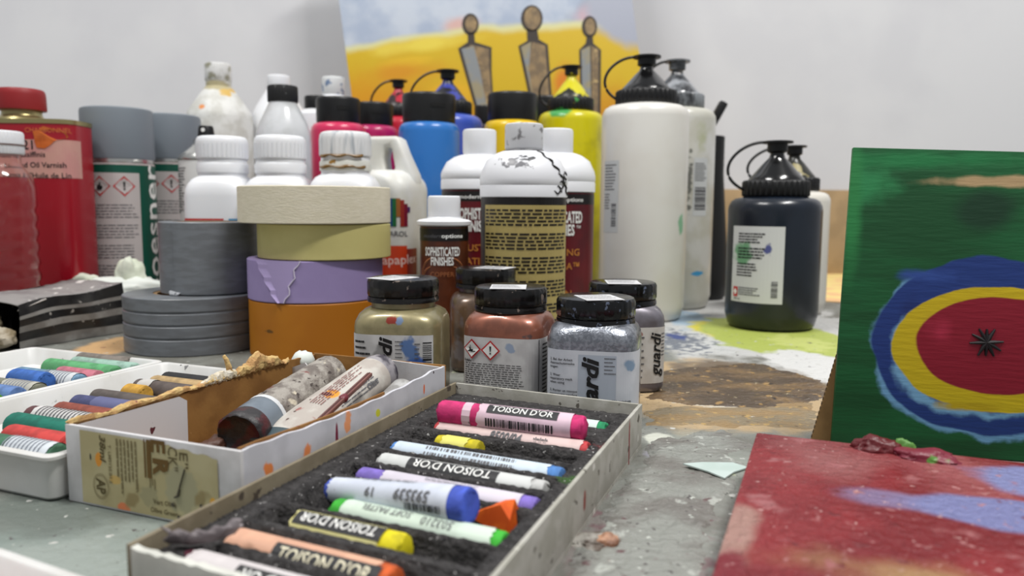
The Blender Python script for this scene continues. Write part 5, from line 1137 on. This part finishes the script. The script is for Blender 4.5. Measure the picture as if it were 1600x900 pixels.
def crumple(name, label, cat, loc_, s, mat, seed, group=None, part='crumpled_sheet', par=None):
    bm = bmesh.new(); bmesh.ops.create_icosphere(bm, subdivisions=4, radius=1); from mathutils import noise as nz_
    for v in bm.verts:
        p = v.co.copy(); d_ = 1+.34*nz_.noise(p*1.3+Vector((seed, 0, 0)))+.22*abs(nz_.noise(p*2.8+Vector((0, seed, 0)))) - .10*abs(nz_.noise(p*6+Vector((0, 0, seed))))
        v.co = Vector((p.x*d_*s[0], p.y*d_*s[1], p.z*d_*s[2]))
    me = bpy.data.meshes.new(part); bm.to_mesh(me); bm.free(); me.materials.append(mat); me.shade_smooth(); me.set_sharp_from_angle(angle=.9)
    o = bpy.data.objects.new(part if par else name, me); COL.objects.link(o); o.location = loc_
    if par: o.parent = par
    else: tag(o, label, cat, group)
    return o
crumple('', '', '', (-.010, .030, .0215), (.012, .014, .0105), pm('grimy crumpled foil', (150, 140, 120), .5, col2=(90, 82, 64), nscale=90, bump=1), 3.1, part='crumpled_foil', par=t)
crumple('', '', '', (-.008, .012, .009), (.010, .012, .0080), pm('dirty paper wad', (176, 166, 148), .7, col2=(130, 116, 90), nscale=90, bump=.8), 5.7, part='paper_wad', par=t)
crumple('', '', '', (-.002, .012, -.006), (.007, .005, .0045), pm('dark brown crumpled end', (84, 58, 48), .5, bump=.6), 2.6, part='loose_flap', par=crumple_later)
# tissue
TIS = pm('pale green tissue', (212, 216, 200), .8, col2=(200, 206, 186), nscale=40, sss=.1, bump=.4, bscale=120); TISW = pm('white tissue', (214, 218, 212), .8, sss=.1, bump=.4, bscale=120)
t = thing('crumpled_tissue', 'crumpled pale green and white tissue in front of the spray can', 'tissue', (xat(190, .712), .712, 0))
crumple('', '', '', (.003, 0, .035), (.0155, .010, .028), TIS, 2.2, part='tissue_dome', par=t)
crumple('', '', '', (.004, -.004, .030), (.047, .014, .0125), TISW, 8.4, part='tissue_fold', par=t)
crumple('', '', '', (-.040, 0, .037), (.014, .008, .0085), TIS, 4.4, part='tissue_corner', par=t)
b = MB(); b.box((-.05, -.008, 0), (.05, .008, .030)); b.build('tissue_wad', TISW, t, bevel=.004)

# ------------------------------------------------------------------ green painting, its cardboard and the red canvas
GY = .350
gl0 = pd(1299, 695, GY); glz = zat(231, GY+.012, 1333)
gt = pd(1333, 230, GY+.012); gw = .150
gyaw = math.radians(-14)
lean = math.atan2(.012, gt.z)
gx = Vector((cos(gyaw), sin(gyaw), 0)); gz = Vector((0, sin(lean), cos(lean))); side = (gt.x-gl0.x-.0)/gt.z
t = thing('green_target_painting', 'small green painting with blue, yellow and red target rings standing upright at right', 'painting', (0, 0, 0))
gO = Vector((gl0.x, GY, 0.0)); gyv = gz.cross(gx).normalized()
mg = Matrix((gx, gyv, gx.cross(gyv))).transposed().to_4x4(); mg.translation = gO; t.matrix_world = mg
gn = gyv
def gloc(x, y): q = mg.inverted() @ plane_hit(x, y, gO, gn); return q.x, q.z
gtl = gloc(1333, 230); gtr = gloc(1600, 237); gbl = gloc(1299, 700); gtrx = gw+gbl[0]
zr_ = gtl[1]+(gtr[1]-gtl[1])*(gw)/(gtr[0]-gtl[0])
def ge(c, cx_, cy_, rx_, ry_, rag=.12, sf=.05, ns=50):
    a, b_ = gloc(cx_-rx_, cy_), gloc(cx_+rx_, cy_); u, d_ = gloc(cx_, cy_-ry_), gloc(cx_, cy_+ry_)
    return (c, ((a[0]+b_[0])/2, 0, (u[1]+d_[1])/2), (abs(b_[0]-a[0])/2, 1, abs(u[1]-d_[1])/2), rag, sf, ns)
GREEN = pm('painted green target', (14, 74, 36), .5, col2=(20, 92, 48), nscale=40, stretch=(.25, 1, 1.6), bump=.25, bscale=300, blobs=[
    ge((40, 128, 74), 1350, 290, 60, 40, .9, .8, 60), ge((26, 116, 62), 1450, 250, 200, 18, .8, .8, 50), ge((40, 126, 66), 1330, 330, 22, 150, .6, .8, 50), ge((176, 150, 110), 1560, 284, 130, 12, .7, .6, 60), ge((10, 54, 30), 1540, 330, 60, 44, .4, .6, 40),
    ge((110, 160, 200), 1546, 547, 190, 146, .16, .06, 60), ge((28, 56, 122), 1550, 541, 190, 145, .10, .03, 30), ge((44, 74, 146), 1450, 430, 60, 14, .9, .8, 60), ge((24, 44, 104), 1420, 520, 26, 70, .8, .8, 50), ge((120, 170, 206), 1552, 556, 170, 104, .22, .10, 60), ge((32, 58, 124), 1570, 546, 168, 106, .25, .10, 60),
    ge((200, 176, 20), 1560, 546, 168, 102, .10, .03, 34), ge((186, 160, 16), 1520, 636, 60, 10, .9, .6, 60),
    ge((136, 18, 40), 1562, 541, 132, 78, .09, .04, 30), ge((170, 40, 66), 1470, 520, 30, 30, .9, .8, 50)], spots=[])
b = MB(); x0_, x1_ = gbl[0]-.0002, gbl[0]+gw
vsF = [(x0_, 0, 0.0003), (x1_, 0, .0003), (gtl[0]+gw, 0, zr_), (gtl[0], 0, gtl[1])]
b.add(vsF+[(x, .0035, z) for x, y, z in vsF], [(0, 1, 2, 3), (7, 6, 5, 4), (0, 4, 5, 1), (1, 5, 6, 2), (2, 6, 7, 3), (3, 7, 4, 0)]); b.build('painted_board', GREEN, t, bevel=.0005)
b = MB()
sx_, sz_ = gloc(1541, 535)
for a in (5, 62, 118, 90, 150):
    d_ = Vector((cos(math.radians(a)), 0, sin(math.radians(a))))*(.0068 if a != 90 else .006)
    P = [(sx_-d_.x, -.0002, sz_-d_.z), (sx_-d_.x*.4, -.0004, sz_-d_.z*.35), (sx_, -.0004, sz_), (sx_+d_.x*.4, -.0004, sz_+d_.z*.45), (sx_+d_.x, -.0002, sz_+d_.z)]
    b.tube(P, [.0004, .0009, .001, .0009, .0004], 6)
b.build('painted_star', pm('black star paint', (20, 14, 18), .5), t)
t = thing('cardboard_sheet', 'brown corrugated cardboard sheet propped behind the green painting', 'cardboard', (0, 0, 0)); t.matrix_world = mg
KR = pm('kraft cardboard', (140, 108, 66), .75, col2=(128, 98, 58), nscale=60, bump=.1); KD = pm('corrugated edge', (70, 54, 36), .8, wave=('Z', 60, (150, 118, 76), .4, .6))
pbl, ptl = gloc(1262, 692), gloc(1321, 500)
b = MB(); P = [(pbl[0]+.002, .0005), (gbl[0]+gw*.8, .0005), (gbl[0]+gw*.8, ptl[1]+.03), (ptl[0]+.010, ptl[1]+.03), (ptl[0]+.002, ptl[1])]
b.prism(P, .0055, .0082); b.build('liner_board', KR, t)
n = 26; 
for k in range(1): 
    b = MB()
    for i in range(n):
        q0_, q1_ = i/n, (i+.55)/n; f = lambda q: (pbl[0]+(ptl[0]-pbl[0])*q+.002, .0005+(ptl[1]-.0005)*q)
        (xa, za), (xb, zb) = f(q0_), f(q1_); b.add([(xa-.0002, .0058, za), (xa-.0002, .0079, za), (xb-.0002, .0079, zb), (xb-.0002, .0058, zb), (xa+.001, .0058, za), (xa+.001, .0079, za), (xb+.001, .0079, zb), (xb+.001, .0058, zb)], [(0, 1, 2, 3), (0, 3, 7, 4), (1, 5, 6, 2), (0, 4, 5, 1), (3, 2, 6, 7)])
    tag(b.build('corrugated_edge', pm('corrugated flute', (84, 64, 40), .8), t), kind='stuff')

RZ = .020
ra, rb, rc_ = p0(1182, 675, RZ), p0(1100, 905, RZ), p0(1600, 722, RZ)
rx = Vector((rc_.x-ra.x, rc_.y-ra.y, 0)).normalized(); ry = Vector((-rx.y, rx.x, 0))
rL = .20; rD = .19
rO = Vector((ra.x, ra.y, 0))-ry*rD; rang = math.degrees(math.atan2(rx.y, rx.x))
def rl(x, y): q = p0(x, y, RZ)-rO; return q.dot(rx), q.dot(ry)
def re_(c, x0, y0, x1, y1, rag=.6, sf=.4, ns=40):
    a, b_ = rl(x0, (y0+y1)/2), rl(x1, (y0+y1)/2); u, d_ = rl((x0+x1)/2, y0), rl((x0+x1)/2, y1)
    return (c, ((a[0]+b_[0])/2, (u[1]+d_[1])/2, RZ), (abs(b_[0]-a[0])/2, abs(u[1]-d_[1])/2+.001, .05), rag, sf, ns)
REDC = pm('red textured canvas', (136, 36, 42), .45, col2=(118, 26, 34), nscale=26, bump=3.5, bscale=300, spots=[((200, 160, 156), 420, .69, .03), ((104, 22, 30), 150, .64, .08), ((160, 96, 98), 80, .60, .14), ((176, 120, 120), 220, .66, .08)], blobs=[
    re_((146, 84, 84), 1180, 676, 1400, 760, 1.0, .7, 30), re_((150, 80, 82), 1400, 700, 1640, 800, .8, .7, 30), re_((164, 126, 116), 1100, 780, 1190, 900, .9, .6, 40), re_((160, 122, 84), 1180, 860, 1700, 960, 1.0, .9, 34), re_((120, 28, 40), 1090, 850, 1180, 930, .8, .5, 50),
    re_((128, 108, 142), 1280, 766, 1540, 800, .5, .5, 30), re_((120, 124, 170), 1380, 784, 1840, 838, .35, .25, 30), re_((126, 132, 178), 1490, 730, 1760, 786, .6, .35, 30)])
t = thing('red_canvas', 'red canvas with blue and ochre smears lying flat at the front right', 'painting', rO, rang)
b = MB(); n = 60; vs = []
b.box((0, 0, 0), (rL, rD, RZ)); b.build('canvas', REDC, t, bevel=.0012)
for (x, y, sx_, sy_, sz_, mat, sd) in ((1368, 702, .009, .005, .0050, pm('dark red paint lump', (92, 22, 28), .4, bump=.6), 1.2), (1446, 716, .011, .0055, .0036, pm('wine paint lump', (120, 40, 56), .4, spots=[((90, 140, 60), 100, .60, .05)], bump=.6), 2.9), (1414, 706, .0045, .0022, .0046, pm('green paint dab', (90, 138, 64), .4), 6.1)):
    u_, v_ = rl(x, y); crumple('', '', '', (u_, v_, RZ), (sx_, sy_, sz_), mat, sd, part='paint_lump', par=t)

# ------------------------------------------------------------------ loose crusts on the table
def crust(label, x, y, w, d, h, mat, seed):
    q = p0(x, y); o = crumple('paint_crust', label, 'dried paint', (q.x, q.y, 0), (w, d, h), mat, seed); return o
crust('knobbly lump of dried white and grey paint right of the grey box', 928, 848, .0085, .006, .0024, pm('grey white crust', (170, 166, 158), .6, col2=(100, 88, 78), nscale=120, bump=1), 1.1)
crust('small peach-coloured blob of dried paint beside the grey lump', 948, 850, .0045, .0035, .0034, pm('peach crust', (190, 146, 118), .55, col2=(120, 84, 64), nscale=150, bump=.6), 3.3)
q = p0(1122, 738); b = MB(); P = [(-.014, .004), (-.005, .009), (.009, .010), (.014, .004), (.006, -.002), (.000, -.010), (-.005, -.004)]
hs = (.0024, .0014, .0010, .0010, .0010, .0012, .0018)
b.add([(x, y, h_) for (x, y), h_ in zip(P, hs)]+[(x, y, max(.0001, h_-.0006)) for (x, y), h_ in zip(P, hs)]+[(0, 2e-3, .0012), (0, 2e-3, .0003)], [(i, (i+1) % 7, 14) for i in range(7)]+[((i+1) % 7+7, i+7, 15) for i in range(7)]+[(i, i+7, (i+1) % 7+7, (i+1) % 7) for i in range(7)])
o = b.build('paint_flake', pm('mint paint flake', (178, 194, 188), .5, col2=(190, 204, 200), nscale=60)); o.location = (q.x, q.y, 0); tag(o, 'curled mint green paint flake lying on the table near the red canvas', 'dried paint')
